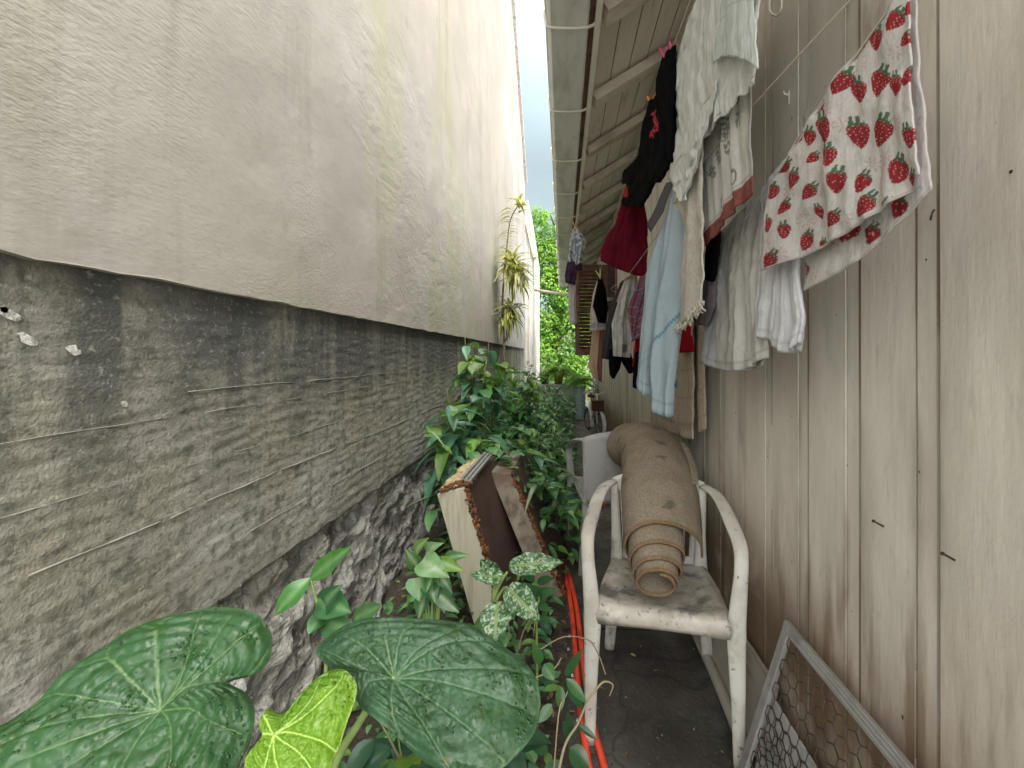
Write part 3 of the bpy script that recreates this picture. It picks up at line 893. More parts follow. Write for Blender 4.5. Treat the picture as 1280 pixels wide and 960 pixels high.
for c, r_, colr in clumps:
    dens = int(150 * (1 if c.z > 2.2 else 0.6))
    for q in range(dens):
        v = Vector((rng.gauss(0, 1), rng.gauss(0, 1), rng.gauss(0, 1)))
        v = v.normalized() * r_ * rng.uniform(0.6, 1.05)
        d = (v + Vector((0, -0.2, -0.2))).normalized()
        L_ = rng.uniform(0.08, 0.15)
        add_leaf(m, 'far', c + v, d + Vector((rng.uniform(-.5, .5), rng.uniform(-.5, .5), rng.uniform(-.5, .2))), (rng.uniform(-.4, .4), -0.5, 1), L_, L_ * 0.75, colr, None, 0.2, 0.3, jit=0.35)
m.build('crown', M['leaf_far'], ct)
# another tree to the side, seen only between gutter and wall
m = MB()
m.tube([P(676, 265, 22), P(684, 266, 22), P(696, 268, 22)], 0.012, 5)
m.tube([P(676, 272, 22), P(684, 274, 22), P(696, 277, 22)], 0.012, 5)
tag(m.build('overhead_cable', M['rubber']), 'thin overhead cables crossing the strip of sky', 'cable')

# pots on a low stand at the far end
def pot(name, label, c, r_, h_, mat, group=None):
    t = thing(name, label, 'plant pot', c, group)
    m = MB(); m.lathe(c, [(0.001, 0.004), (r_ * 0.7, 0.0), (r_ * 0.95, h_ * 0.85), (r_ * 1.08, h_ * 0.86), (r_ * 1.08, h_), (r_ * 0.9, h_), (r_ * 0.85, h_ * 0.8), (0.001, h_ * 0.78)], 20)
    m.build('pot', mat, t, smooth=False)
    return t
YF = 8.9
st_ = thing('plant_stand', 'grey concrete block ledge holding the pots at the far end of the bed', 'stand', (-0.2, YF, 0))
m = MB()
ps = P(697, 480, YF)
m.box((-0.2, YF + 0.05, ps.z / 2), (0.95, 0.4, ps.z)); bevel(m.build('ledge', M['far_wall'], st_))
t1 = pot('plant_pot', 'terracotta pot with an overflowing fern on the far ledge', (P(698, 481, YF).x, YF, ps.z + 0.001), 0.11, 0.21, M['terracotta'])
def fern(parent, c, n, L_, cols):
    m = MB()
    c = Vector(c)
    for q in range(n):
        a = rng.uniform(0, 2 * math.pi); e = rng.uniform(0.2, 1.2)
        l = L_ * rng.uniform(0.6, 1.1)
        pts = [c + Vector((math.cos(a) * l * u * math.cos(e), math.sin(a) * l * u * math.cos(e), l * (u * math.sin(e) - 0.75 * u * u))) for u in [k / 6 for k in range(7)]]
        colr = rng.choice(cols)
        m.tube(pts, 0.002, 4, col=colr)
        for k in range(1, 7):
            for s_ in (-1, 1):
                d = Vector((-math.sin(a) * s_, math.cos(a) * s_, -0.1)) + (pts[k] - pts[k - 1]).normalized() * 0.5
                for e_ in (0, 0.5):
                    b = pts[k - 1].lerp(pts[k], e_)
                    add_leaf(m, 'far', b, d, (0, 0, 1), l * 0.2 * (1 - k / 9), l * 0.055, colr, None, 0.1, 0.2)
    return m.build('fern_fronds', M['leaf_far'], parent)
fern(t1, (P(698, 460, YF).x, YF, ps.z + 0.2), 130, 0.62, [(0.22, 0.38, 0.07), (0.30, 0.44, 0.11), (0.14, 0.28, 0.04)])
t2 = pot('plant_pot', 'small dark blue pot left of the terracotta pot on the far ledge', (P(681, 481, YF).x, YF - 0.02, ps.z + 0.001), 0.10, 0.20, M['dark_pot'])
fern(t2, (P(681, 462, YF).x, YF, ps.z + 0.19), 25, 0.35, [(0.12, 0.24, 0.04), (0.17, 0.28, 0.06)])
pb = P(725, 498, YF - 0.4)
t3 = thing('water_drum', 'pale blue plastic drum with a drooping fern at the path end', 'drum', (pb.x, pb.y, 0))
m = MB(); m.lathe((pb.x, pb.y, 0.0), [(0.001, 0.003), (0.10, 0.0), (0.112, 0.3), (0.12, 0.31), (0.112, 0.33), (0.112, 0.62), (0.125, 0.64), (0.125, 0.67), (0.10, 0.67), (0.095, 0.3), (0.001, 0.28)], 24)
m.build('drum', M['pale_blue'], t3)
fern(t3, (pb.x, pb.y, 0.72), 60, 0.6, [(0.16, 0.36, 0.05), (0.22, 0.42, 0.06), (0.11, 0.26, 0.04)])
# pale post against the house corner
pp = P(746, 520, 8.3)
t = thing('drain_pipe', 'pale blue grey pipe rising against the planks at the far end', 'pipe', (pp.x, 8.3, 0))
m = MB(); m.tube([(pp.x + 0.02, 8.3, 0.0), (pp.x + 0.02, 8.3, 1.35)], 0.045, 12); m.build('pipe', M['pale_blue'], t, smooth=True)
m = MB(); m.tube([(pp.x + 0.02, 8.3, 1.34), (pp.x + 0.02, 8.3, 1.40)], 0.053, 12); m.build('pipe_collar', M['pale_blue'], t, smooth=True)
# planter trough
c = PG(729, 521)
t = thing('planter_trough', 'white plastic planter trough standing on the path beside the bicycle', 'planter', (c.x, c.y, 0))
m = MB()
wx, wy, hz = 0.16, 0.10, 0.19
def ring(sx_, sy_, z): return [(c.x - sx_, c.y - sy_, z), (c.x + sx_, c.y - sy_, z), (c.x + sx_, c.y + sy_, z), (c.x - sx_, c.y + sy_, z)]
rs = [ring(wx * .8, wy * .8, 0.003), ring(wx * .95, wy * .95, hz - 0.03), ring(wx * 1.15, wy * 1.15, hz - 0.03), ring(wx * 1.15, wy * 1.15, hz), ring(wx * .92, wy * .9, hz), ring(wx * .85, wy * .85, hz - 0.05)]
m.grid([[r_[k] for r_ in rs] for k in range(4)], None, True); m.add(rs[-1], [(0, 1, 2, 3)]); m.add(rs[0], [(3, 2, 1, 0)])
m.build('trough', M['white_paint'], t)

# child's bicycle, front wheel towards us
bw_ = PG(748.5, 546)
bk_ = thing('child_bicycle', 'small white bicycle parked on the path against the plank wall', 'bicycle', (bw_.x, bw_.y + 0.3, 0))
by = bw_.y + 0.05
bx = bw_.x + 0.02
dirv = Vector((-0.25, 1, 0)).normalized()
side = Vector((dirv.y, -dirv.x, 0))
wr = 0.17
def wheel(cen, name):
    m = MB()
    pts = [cen + dirv * (wr * math.cos(a)) + Vector((0, 0, wr * math.sin(a))) for a in [2 * math.pi * k / 28 for k in range(29)]]
    m.tube(pts, 0.018, 8, cap=False)
    wo = m.build(name, M['rubber'], bk_, smooth=True)
    m = MB()
    pts = [cen + dirv * ((wr - .024) * math.cos(a)) + Vector((0, 0, (wr - .024) * math.sin(a))) for a in [2 * math.pi * k / 28 for k in range(29)]]
    m.tube(pts, 0.011, 6, cap=False)
    for k in range(14):
        a = 2 * math.pi * k / 14
        m.tube([cen + side * (0.02 * (-1) ** k), cen + dirv * ((wr - .02) * math.cos(a)) + Vector((0, 0, (wr - .02) * math.sin(a)))], 0.003, 4)
    m.tube([cen - side * 0.05, cen + side * 0.05], 0.016, 8)
    m.build('rim', M['alu'], wo, smooth=True)
fc = Vector((bx, by, wr + 0.018)); rc = fc + dirv * 0.62
wheel(fc, 'wheel'); wheel(rc, 'wheel')
for cen in (fc, rc):
    m = MB()
    pts = [cen + dirv * ((wr + .05) * math.cos(a)) + Vector((0, 0, (wr + .05) * math.sin(a))) for a in [R(q) for q in range(55, 216, 14)]]
    g = [[p + side * s_ for p in pts] for s_ in (-0.032, -0.018, 0.018, 0.032)]
    m.grid(g)
    m.build('mudguard', M['white_paint'], bk_, smooth=True)
m = MB()
hd = fc + dirv * 0.12 + Vector((0, 0, 0.34))
for s_ in (-0.045, 0.045): m.tube([fc + side * s_, fc + dirv * 0.03 + Vector((0, 0, .2)) + side * s_ * 0.9, hd - Vector((0, 0, 0.06))], 0.011, 6, smooth=3)
bb = fc + dirv * 0.36 + Vector((0, 0, 0.06)); sp2 = fc + dirv * 0.44 + Vector((0, 0, 0.33))
for a, b in ((hd, bb), (hd, sp2), (bb, sp2), (bb, rc), (sp2, rc)): m.tube([a, b], 0.014, 8)
m.tube([hd - Vector((0, 0, .07)), hd + Vector((0, 0, 0.1)) - dirv * -0.02], 0.019, 8)
m.build('frame', M['white_paint'], bk_, smooth=True)
m = MB()
hb = hd + Vector((0, 0, 0.14)) + dirv * 0.03
m.tube([hb - side * 0.20 + dirv * 0.09, hb - side * 0.14 + Vector((0, 0, .03)), hb - side * 0.03 + Vector((0, 0, -.02)), hb + side * 0.03 + Vector((0, 0, -.02)), hb + side * 0.14 + Vector((0, 0, .03)), hb + side * 0.20 + dirv * 0.09], 0.013, 8, smooth=4)
m.tube([hd, hb], 0.014, 8)
m.build('handlebar', M['white_paint'], bk_, smooth=True)
m = MB(); m.ellipsoid(sp2 + Vector((0, 0, 0.09)), (0.07, 0.11, 0.035)); m.tube([sp2, sp2 + Vector((0, 0, .08))], 0.012, 6); m.build('saddle', M['rust_brown'], bk_, smooth=True)
m = MB()
bc = hd - dirv * 0.16 + Vector((0, 0, -0.04)) - side * 0.05
m.box(bc, (0.19, 0.12, 0.14)); m.box(bc + Vector((0, 0, 0.078)), (0.205, 0.135, 0.018)); bevel(m.build('basket', M['rust_brown'], bk_), 0.01)

# pole across the alley
m = MB()
pa, pz = P(669, 362.5, 9.7), P(775, 376, 5.9)
m.tube([pa, pa.lerp(pz, 0.35) + Vector((0, 0, -0.01)), pa.lerp(pz, 0.7) + Vector((0, 0, -0.006)), pz], 0.031, 10, smooth=4)
tag(m.build('drying_pole', M['bamboo'], smooth=True), 'pale round pole spanning the alley under the eaves', 'pole')

# ================================================================ PLANTED BED
# undergrowth that reads as one mass
m = MB()
for q in range(3000):
    y = 2.3 + 6.9 * rng.random() ** 1.25
    x = rng.uniform(-0.80, 0.02 + 0.02 * y)
    top = 0.38 + 0.55 * max(0, -x) * (1.2 if y < 5 else 0.8) + 0.08 * fbm((x * 2, y * 2, 1)) * 2
    z = 0.05 + top * (1 - rng.random() ** 2.2)
    a = rng.uniform(0, 2 * math.pi); e = rng.uniform(-0.5, 0.7)
    d = Vector((math.cos(a) * math.cos(e), math.sin(a) * math.cos(e), math.sin(e)))
    if x + d.x * 0.15 < -0.84: d.x = abs(d.x)
    L_ = rng.uniform(0.07, 0.16)
    if rng.random() < 0.10:
        add_leaf(m, 'strap', (x, y, z), d + Vector((0, 0, 0.5)), (0, 0, 1), L_ * 2.2, L_ * 0.28, rng.choice([(0.22, 0.30, 0.16), (0.10, 0.2, 0.05)]), (0.35, 0.4, 0.25), 0.2, 0.9)
    else:
        add_leaf(m, rng.choice(('ovate', 'lance')), (x, y, z), d, (0, 0, 1), L_, L_ * rng.uniform(0.4, 0.6), rng.choice(GREENS), None, 0.3, 0.45, jit=0.3)
tag(m.build('undergrowth', M['leaf'], smooth=True), kind='stuff')
# low weeds and seedlings at the near soil
m = MB()
for q in range(800):
    y = rng.uniform(0.6, 2.4); x = rng.uniform(-0.78, -0.04)
    a = rng.uniform(0, 2 * math.pi); e = rng.uniform(0, 0.8)
    L_ = rng.uniform(0.025, 0.085)
    add_leaf(m, rng.choice(('ovate', 'lance')), (x, y, 0.05 + rng.random() ** 2 * 0.18 * (1 if x < -0.1 else 0.4)), (math.cos(a) * math.cos(e), math.sin(a) * math.cos(e), math.sin(e)), (0, 0, 1), L_, L_ * 0.5, rng.choice(GREENS), None, 0.3, 0.4, jit=0.3)
tag(m.build('weeds', M['leaf'], smooth=True), kind='stuff')
m = MB()
for q in range(620):
    y = 0.5 + 5.5 * rng.random() ** 1.5
    onp = rng.random() < 0.32
    x = rng.uniform(0.03, 0.66) if onp else rng.uniform(-0.8, 0.03)
    if onp and rng.random() < 0.6: x = 0.03 + abs(rng.gauss(0, 0.05)) if rng.random() < 0.6 else 0.66 - abs(rng.gauss(0, 0.05))
    a = rng.uniform(0, 2 * math.pi)
    L_ = rng.uniform(0.012, 0.05) if not onp else rng.uniform(0.006, 0.03)
    add_leaf(m, 'lance', (x, y, 0.006 if onp else 0.075), (math.cos(a), math.sin(a), rng.uniform(-0.05, 0.2)), (0, 0, 1), L_, L_ * rng.uniform(0.25, 0.5), rng.choice([(0.16, 0.10, 0.05), (0.24, 0.17, 0.08), (0.09, 0.06, 0.035), (0.30, 0.24, 0.12)]), None, 0.4, 0.15, jit=0.3)
for q in range(500):
    y = 0.6 + 4.5 * rng.random() ** 1.4; x = rng.uniform(0.02, 0.68)
    if rng.random() < 0.55: x = rng.choice((0.02 + abs(rng.gauss(0, 0.04)), 0.68 - abs(rng.gauss(0, 0.05))))
    r_ = rng.uniform(0.0012, 0.004)
    k = rng.choice((0.06, 0.12, 0.22))
    m.ellipsoid((x, y, r_ * 0.5), (r_, r_ * rng.uniform(.6, 1.4), r_ * .7), 5, 4, col=(k, k * .92, k * .82))
tag(m.build('leaf_litter', M['litter']), kind='stuff')

GW = [(0.075, 0.22, 0.130), (0.10, 0.26, 0.15), (0.125, 0.29, 0.18)]
shrub('leafy_shrub', 'tall shrub with large drooping leaves rising against the concrete just above the cabinet', 'shrub', (-0.66, 2.45, 0.05), 1.15, 0.14, 5, 0.20, 0.46, cols=GW, droop=0.75, dens=6, start=0.45, mid=(0.14, 0.24, 0.15))
shrub('leafy_shrub', 'tallest shrub with fresh lime leaf tips reaching the plaster edge', 'shrub', (-0.58, 3.05, 0.05), 1.42, 0.22, 11, 0.19, 0.45, cols=GW + GREENS[1:3], droop=0.6, dens=8, start=0.4, mid=(0.12, 0.22, 0.10))
shrub('leafy_shrub', 'dense dark green shrub behind the lime tipped one', 'shrub', (-0.45, 3.9, 0.05), 1.25, 0.32, 14, 0.16, 0.42, droop=0.5, dens=10)
shrub('broadleaf_plant', 'plant with broad blue green leaves and pale midribs right behind the cabinet', 'plant', (-0.36, 2.75, 0.05), 0.82, 0.26, 11, 0.19, 0.48, cols=GW, droop=0.7, dens=5, mid=(0.28, 0.36, 0.26), start=0.45)
shrub('leafy_shrub', 'bushy shrub spilling toward the path in mid bed', 'shrub', (-0.22, 3.5, 0.05), 0.72, 0.30, 9, 0.12, 0.45, dens=8)
shrub('leafy_shrub', 'shrub with thin yellowish green leaves below the striped dracaena', 'shrub', (-0.55, 5.2, 0.05), 1.15, 0.32, 10, 0.15, 0.38, cols=GREENS[2:] + [(0.10, 0.19, 0.05)], dens=8)
shrub('leafy_shrub', 'rounded shrub beside the far half of the path', 'shrub', (-0.20, 5.4, 0.05), 0.80, 0.30, 9, 0.11, 0.5, dens=9)
shrub('leafy_shrub', 'low shrub in front of the far ledge with pots', 'shrub', (-0.25, 7.4, 0.05), 0.80, 0.40, 10, 0.13, 0.45, cols=GREENS + [(0.11, 0.2, 0.09)], dens=8)
shrub('leafy_shrub', 'climbing green plant by the white board wall', 'shrub', (-0.62, 8.2, 0.05), 1.2, 0.22, 7, 0.12, 0.5, cols=GREENS[1:], dens=8)
shrub('broadleaf_plant', 'low glossy plant with pointed leaves overhanging the hose bend', 'plant', (-0.22, 2.70, 0.05), 0.40, 0.16, 8, 0.12, 0.42, cols=[(0.03, 0.10, 0.03), (0.05, 0.14, 0.045)], dens=6)
shrub('potted_sapling', 'thin bushy sapling growing beside the pale pipe at the house corner', 'plant', (0.60, 8.0, 0.0), 1.05, 0.16, 6, 0.10, 0.45, dens=7)

# striped dracaena: bare cane with rosettes of cream edged strap leaves
dr = thing('striped_dracaena', 'tall dracaena with cream striped leaves in rosettes on a thin cane', 'plant', (-0.66, 5.4, 0.05))
YD = 5.4
st = MB(); fo = MB()
cane = [P(632, 500, YD), P(630, 430, YD), P(628, 385, YD), P(630, 345, YD - 0.05), P(634, 305, YD - 0.05), P(638, 275, YD - 0.05), P(648, 256, YD - 0.1)]
cane[0].z = 0.03
st.tube(cane, [0.018, 0.016, 0.014, 0.012, 0.010, 0.008, 0.006], 7, smooth=4)
br = [P(629, 430, YD), P(636, 415, YD - 0.05), P(638, 380, YD - 0.08)]
st.tube(br, [0.012, 0.01, 0.008], 6, smooth=4)
st.build('cane', M['wood_stem'], dr, smooth=True)
def strap_two(mb, base, d, L_, W_, dr_=0.5):
    g = rng.choice([(0.10, 0.17, 0.04), (0.08, 0.15, 0.04)])
    cr = rng.choice([(0.54, 0.52, 0.17), (0.62, 0.60, 0.28), (0.45, 0.48, 0.13)])
    add_leaf(mb, 'strap', base, d, (0, 0, 1), L_, W_, cr, g, 0.25, dr_, jit=0.15)
def rosette(c, n, L_, up=0.2):
    for q in range(n):
        a = rng.uniform(0, 2 * math.pi); e = rng.uniform(-0.7, 1.1)
        d = Vector((math.cos(a) * math.cos(e), math.sin(a) * math.cos(e), math.sin(e) + up))
        if c.x + d.x * L_ < -0.85: d.x *= 0.25
        strap_two(fo, c + Vector((0, 0, rng.uniform(-0.12, 0.08))), d, L_ * rng.uniform(0.7, 1.1), 0.045, 0.7)
rosette(P(640, 330, YD), 90, 0.36)
rosette(P(646, 345, YD - 0.1), 50, 0.32, 0.0)
rosette(P(637, 388, YD), 64, 0.32, 0.0)
rosette(P(628, 392, YD), 16, 0.22, -0.1)
for u in range(26):
    c = P(634 + 6 * u / 26, 325 - 68 * u / 26, YD - 0.05)
    for s_ in (-1, 1):
        strap_two(fo, c, Vector((s_ * 0.9, rng.uniform(-0.5, 0.3), 0.55)), 0.16 if s_ < 0 else 0.15, 0.022, 1.0)
rosette(P(649, 256, YD - 0.1), 18, 0.16, 0.4)
fo.build('foliage', M['leaf'], dr, smooth=True)

# explicit leaves placed one by one
def leaf_at(mb, b, t, width, up, color, kind='ovate', mid=None, fold=0.2, droop=0.2, wave=0.0, speckle=0.0, ns=0):
    b, t = Vector(b), Vector(t)
    if not speckle:
        add_leaf(mb, kind, b, t - b, up, (t - b).length, width, color, mid, fold, droop, wave, 0.08); return
    d = (t - b); L_ = d.length; d.normalize()
    x = d.cross(Vector(up)).normalized(); n_ = x.cross(d)
    g, cs = [], []
    A, B = 46, 25
    for i in range(A):
        u = i / (A - 1)
        w_ = max(0.01, math.sin(math.pi * u ** 0.75) ** 0.75) * width / 2 if 0 < u < 1 else 0.0006
        for j in range(B):
            c = 2 * j / (B - 1) - 1
            p = b + d * (u * L_) + x * (c * w_) + n_ * (fold * abs(c) * w_ - droop * L_ * (u - 0.2) ** 2 + 0.006 * math.sin(u * 22) * abs(c))
            g.append(p)
            s_ = noise.noise(p * 130) * 0.6 + noise.noise(p * 260) * 0.5
            k = 1 if s_ > speckle * (0.6 + 0.8 * abs(c) ** 3) else 0
            col = np.array(color) * (1 - k) + np.array((0.42, 0.52, 0.33)) * k
            if abs(c) < 0.09: col = np.array((0.25, 0.36, 0.16))
            cs.append(tuple(col))
    mb.add(g, [(i * B + j, (i + 1) * B + j, (i + 1) * B + j + 1, i * B + j + 1) for i in range(A - 1) for j in range(B - 1)], cs)

# speckled dumb cane in front of the cabinet
YP = 1.35
dc = thing('speckled_dumb_cane', 'dumb cane with white speckled oval leaves in front of the broken cabinet', 'plant', (-0.22, YP, 0.05))
st, fo = MB(), MB()
b0 = P(612, 850, YP); b0.z = 0.04
bn = P(615, 760, YP)
st.tube([b0, P(613, 800, YP), bn, P(622, 735, YP), P(634, 715, YP - 0.02)], [0.010, 0.009, 0.007, 0.006, 0.004], 7, smooth=4)
st.tube([bn, P(618, 735, YP), P(625, 722, YP - 0.02)], [0.006, 0.005, 0.003], 6, smooth=3)
st.tube([bn, P(630, 735, YP), P(640, 738, YP - 0.03)], [0.006, 0.005, 0.003], 6, smooth=3)
sg = (0.055, 0.15, 0.060)
leaf_at(fo, P(636, 708, YP), P(701, 701, YP - 0.05), 0.068, (0.1, -0.75, 0.65), sg, speckle=0.12)
leaf_at(fo, P(630, 722, YP), P(590, 718, YP - 0.05), 0.050, (0.0, -0.8, 0.6), (0.07, 0.19, 0.08), speckle=0.18)
leaf_at(fo, P(634, 734, YP - .02), P(672, 772, YP - 0.12), 0.085, (0.3, -0.85, 0.35), sg, speckle=0.16)
leaf_at(fo, P(622, 752, YP - .02), P(618, 800, YP - 0.12), 0.098, (0.0, -0.95, 0.25), sg, speckle=0.10)
leaf_at(fo, P(624, 725, YP + .03), P(600, 700, YP + 0.05), 0.060, (-0.2, -0.8, 0.5), (0.05, 0.13, 0.05), speckle=0.24)
leaf_at(fo, P(622, 760, YP), P(590, 790, YP - 0.05), 0.045, (0.2, -0.9, 0.2), (0.05, 0.14, 0.03))
fo.build('foliage', M['leaf'], dc, smooth=True)
st.build('stem', M['petiole'], dc, smooth=True)

# small trailing plant with twigs beside it
YT = 1.45
tp = thing('trailing_plant', 'small dark leaved plant with hanging dry roots beside the red hoses', 'plant', (-0.05, YT, 0.03))
st, fo = MB(), MB()
q0 = P(672, 800, YT); q0.z = 0.03
st.tube([q0, P(671, 775, YT), P(674, 745, YT), P(668, 722, YT)], [0.005, 0.004, 0.003, 0.002], 5, smooth=4)
for (a, b, w_) in [((674, 748), (690, 735), .04), ((673, 742), (650, 728), .035), ((674, 745), (662, 730), .03), ((673, 755), (685, 760), .03), ((672, 772), (688, 775), .025), ((670, 765), (655, 772), .028), ((669, 724), (655, 716), .03), ((671, 728), (686, 720), .028)]:
    leaf_at(fo, P(a[0], a[1], YT), P(b[0], b[1], YT - 0.05), w_, (0, -0.7, 0.7), rng.choice([(0.03, 0.10, 0.04), (0.05, 0.14, 0.05)]), droop=0.3)
st.build('stem', M['petiole'], tp, smooth=True); fo.build('foliage', M['leaf'], tp, smooth=True)
m = MB()
m.tube([P(664, 772, YT - .06), P(654, 790, YT - .05), P(648, 812, YT - .05)], 0.0022, 5, smooth=4)
m.tube([P(669, 775, YT - .03), P(667, 795, YT - .03)], 0.002, 5); m.tube([P(632, 752, YT - .02), P(635, 775, YT - .04), P(637, 800, YT - .04)], 0.002, 5, smooth=4)
m.build('root', M['twig'], tp, smooth=True)

# arrowhead plant at the foot of the rubble
YA = 1.45
ar = thing('arrowhead_plant', 'arrowhead plant with pale veined light green leaves at the foot of the rubble', 'plant', (-0.46, YA, 0.05))
st, fo = MB(), MB()
a0 = P(540, 800, YA); a0.z = 0.05
for (hx, hy, tx, ty, w_, c) in [(528, 700, 560, 722, .085, (0.20, 0.36, 0.15)), (520, 690, 528, 672, .05, (0.15, 0.30, 0.05)), (533, 690, 548, 678, .05, (0.22, 0.38, 0.18)), (523, 722, 522, 752, .085, (0.12, 0.28, 0.10)),
    (550, 702, 578, 712, .045, (0.18, 0.34, 0.06)), (545, 712, 566, 742, .05, (0.10, 0.25, 0.09)), (545, 735, 556, 768, .05, (0.14, 0.28, 0.13)), (520, 705, 508, 690, .05, (0.09, 0.22, 0.06)), (556, 700, 583, 692, .05, (0.10, 0.24, 0.08)),
    (535, 730, 545, 755, .06, (0.05, 0.15, 0.06)), (530, 745, 520, 775, .06, (0.05, 0.14, 0.05)), (550, 745, 572, 765, .05, (0.05, 0.13, 0.05)), (540, 720, 530, 740, .05, (0.06, 0.18, 0.06))]:
    dY = rng.uniform(-0.06, 0.06)
    h_ = P(hx, hy, YA + dY); t_ = P(tx, ty, YA + dY - 0.05)
    leaf_at(fo, h_, t_, w_, (rng.uniform(-.3, .3), -0.75, 0.6), c, 'heart', mid=(0.38, 0.50, 0.32), droop=0.25, fold=0.35)
    st.tube([a0 + Vector((rng.uniform(-.03, .03), rng.uniform(-.03, .03), 0)), a0.lerp(h_, 0.6) + Vector((0, 0, 0.03)), h_], 0.003, 5, smooth=4)
st.build('stem', M['petiole'], ar, smooth=True); fo.build('foliage', M['leaf'], ar, smooth=True)

# crinkled long leaf on the rubble wall
YC = 1.12
cf = thing('crinkled_leaf_plant', 'plant with one long crinkled leaf sticking out beside the rubble wall', 'plant', (-0.66, YC, 0.05))
st, fo = MB(), MB()
c0 = P(400, 850, YC); c0.z = 0.05
st.tube([c0, P(408, 800, YC), P(396, 752, YC), P(388, 722, YC)], [0.006, 0.005, 0.004, 0.003], 6, smooth=4)
for (a, b, w_, c, k) in [((388, 722), (338, 772), .055, (0.07, 0.22, 0.05), 'lance'), ((386, 724), (428, 686), .055, (0.08, 0.24, 0.05), 'lance'), ((398, 748), (434, 764), .075, (0.06, 0.18, 0.07), 'ovate'), ((404, 760), (420, 735), .06, (0.04, 0.13, 0.05), 'ovate'), ((404, 770), (386, 790), .05, (0.05, 0.16, 0.05), 'ovate'), ((406, 775), (440, 790), .06, (0.06, 0.17, 0.06), 'ovate'), ((440, 775), (470, 758), .05, (0.09, 0.20, 0.07), 'ovate')]:
    leaf_at(fo, P(a[0], a[1], YC), P(b[0], b[1], YC - 0.06), w_, (0.2, -0.8, 0.55), c, k, mid=(0.2, 0.36, 0.16), wave=0.035, droop=0.15)
st.build('stem', M['petiole'], cf, smooth=True); fo.build('foliage', M['leaf'], cf, smooth=True)

# vine creeping over the hoses in the right foreground
YV = 1.05
vn = thing('creeping_vine', 'thin vine with dark leaves and curling tendrils creeping over the red hoses', 'vine', (0.0, YV, 0.02))
st, fo = MB(), MB()
st.tube([P(690, 1010, YV - .05), P(705, 935, YV), P(722, 905, YV + .02), P(735, 875, YV + .03), P(745, 862, YV + .04), P(755, 852, YV + .05), P(766, 856, YV + .06), P(762, 870, YV + .06)], [0.004, 0.0035, 0.003, 0.003, 0.0028, 0.0026, 0.0022, 0.0015], 6, smooth=5)
st.tube([P(690, 1000, YV), P(698, 895, YV), P(707, 870, YV + .03), P(718, 848, YV + .05)], 0.0022, 5, smooth=4)
st.tube([P(675, 812, YV + .2), P(705, 796, YV + .25), P(735, 800, YV + .3), P(748, 818, YV + .32), P(757, 843, YV + .3)], 0.0018, 5, smooth=5)
st.tube([P(660, 850, YV + .1), P(690, 838, YV + .1), P(702, 822, YV + .12)], 0.002, 5, smooth=4)
for (a, b, w_) in [((706, 845), (727, 816), .032), ((708, 848), (735, 880), .04), ((710, 855), (730, 888), .045), ((700, 858), (702, 890), .04), ((716, 920), (707, 905), .05), ((722, 905), (748, 925), .024), ((712, 935), (738, 960), .07), ((715, 925), (712, 893), .03), ((690, 880), (672, 905), .04), ((680, 830), (693, 850), .05), ((675, 830), (668, 805), .04), ((700, 950), (675, 985), .06), ((685, 940), (665, 930), .04)]:
    leaf_at(fo, P(a[0], a[1], YV + .03), P(b[0], b[1], YV - 0.0), w_ * 0.66, (0.2, -0.75, 0.6), rng.choice([(0.022, 0.075, 0.028), (0.035, 0.10, 0.035), (0.05, 0.14, 0.04)]), 'ovate', droop=0.15)
st.build('stem', M['twig'], vn, smooth=True); fo.build('foliage', M['leaf'], vn, smooth=True)

# dark plant under the big leaves
ub = shrub('leafy_shrub', 'dark glossy low plant beneath the big round leaves', 'shrub', (-0.28, 0.95, 0.05), 0.42, 0.22, 8, 0.12, 0.5, cols=[(0.025, 0.075, 0.04), (0.04, 0.11, 0.06)], dens=6, droop=0.4)

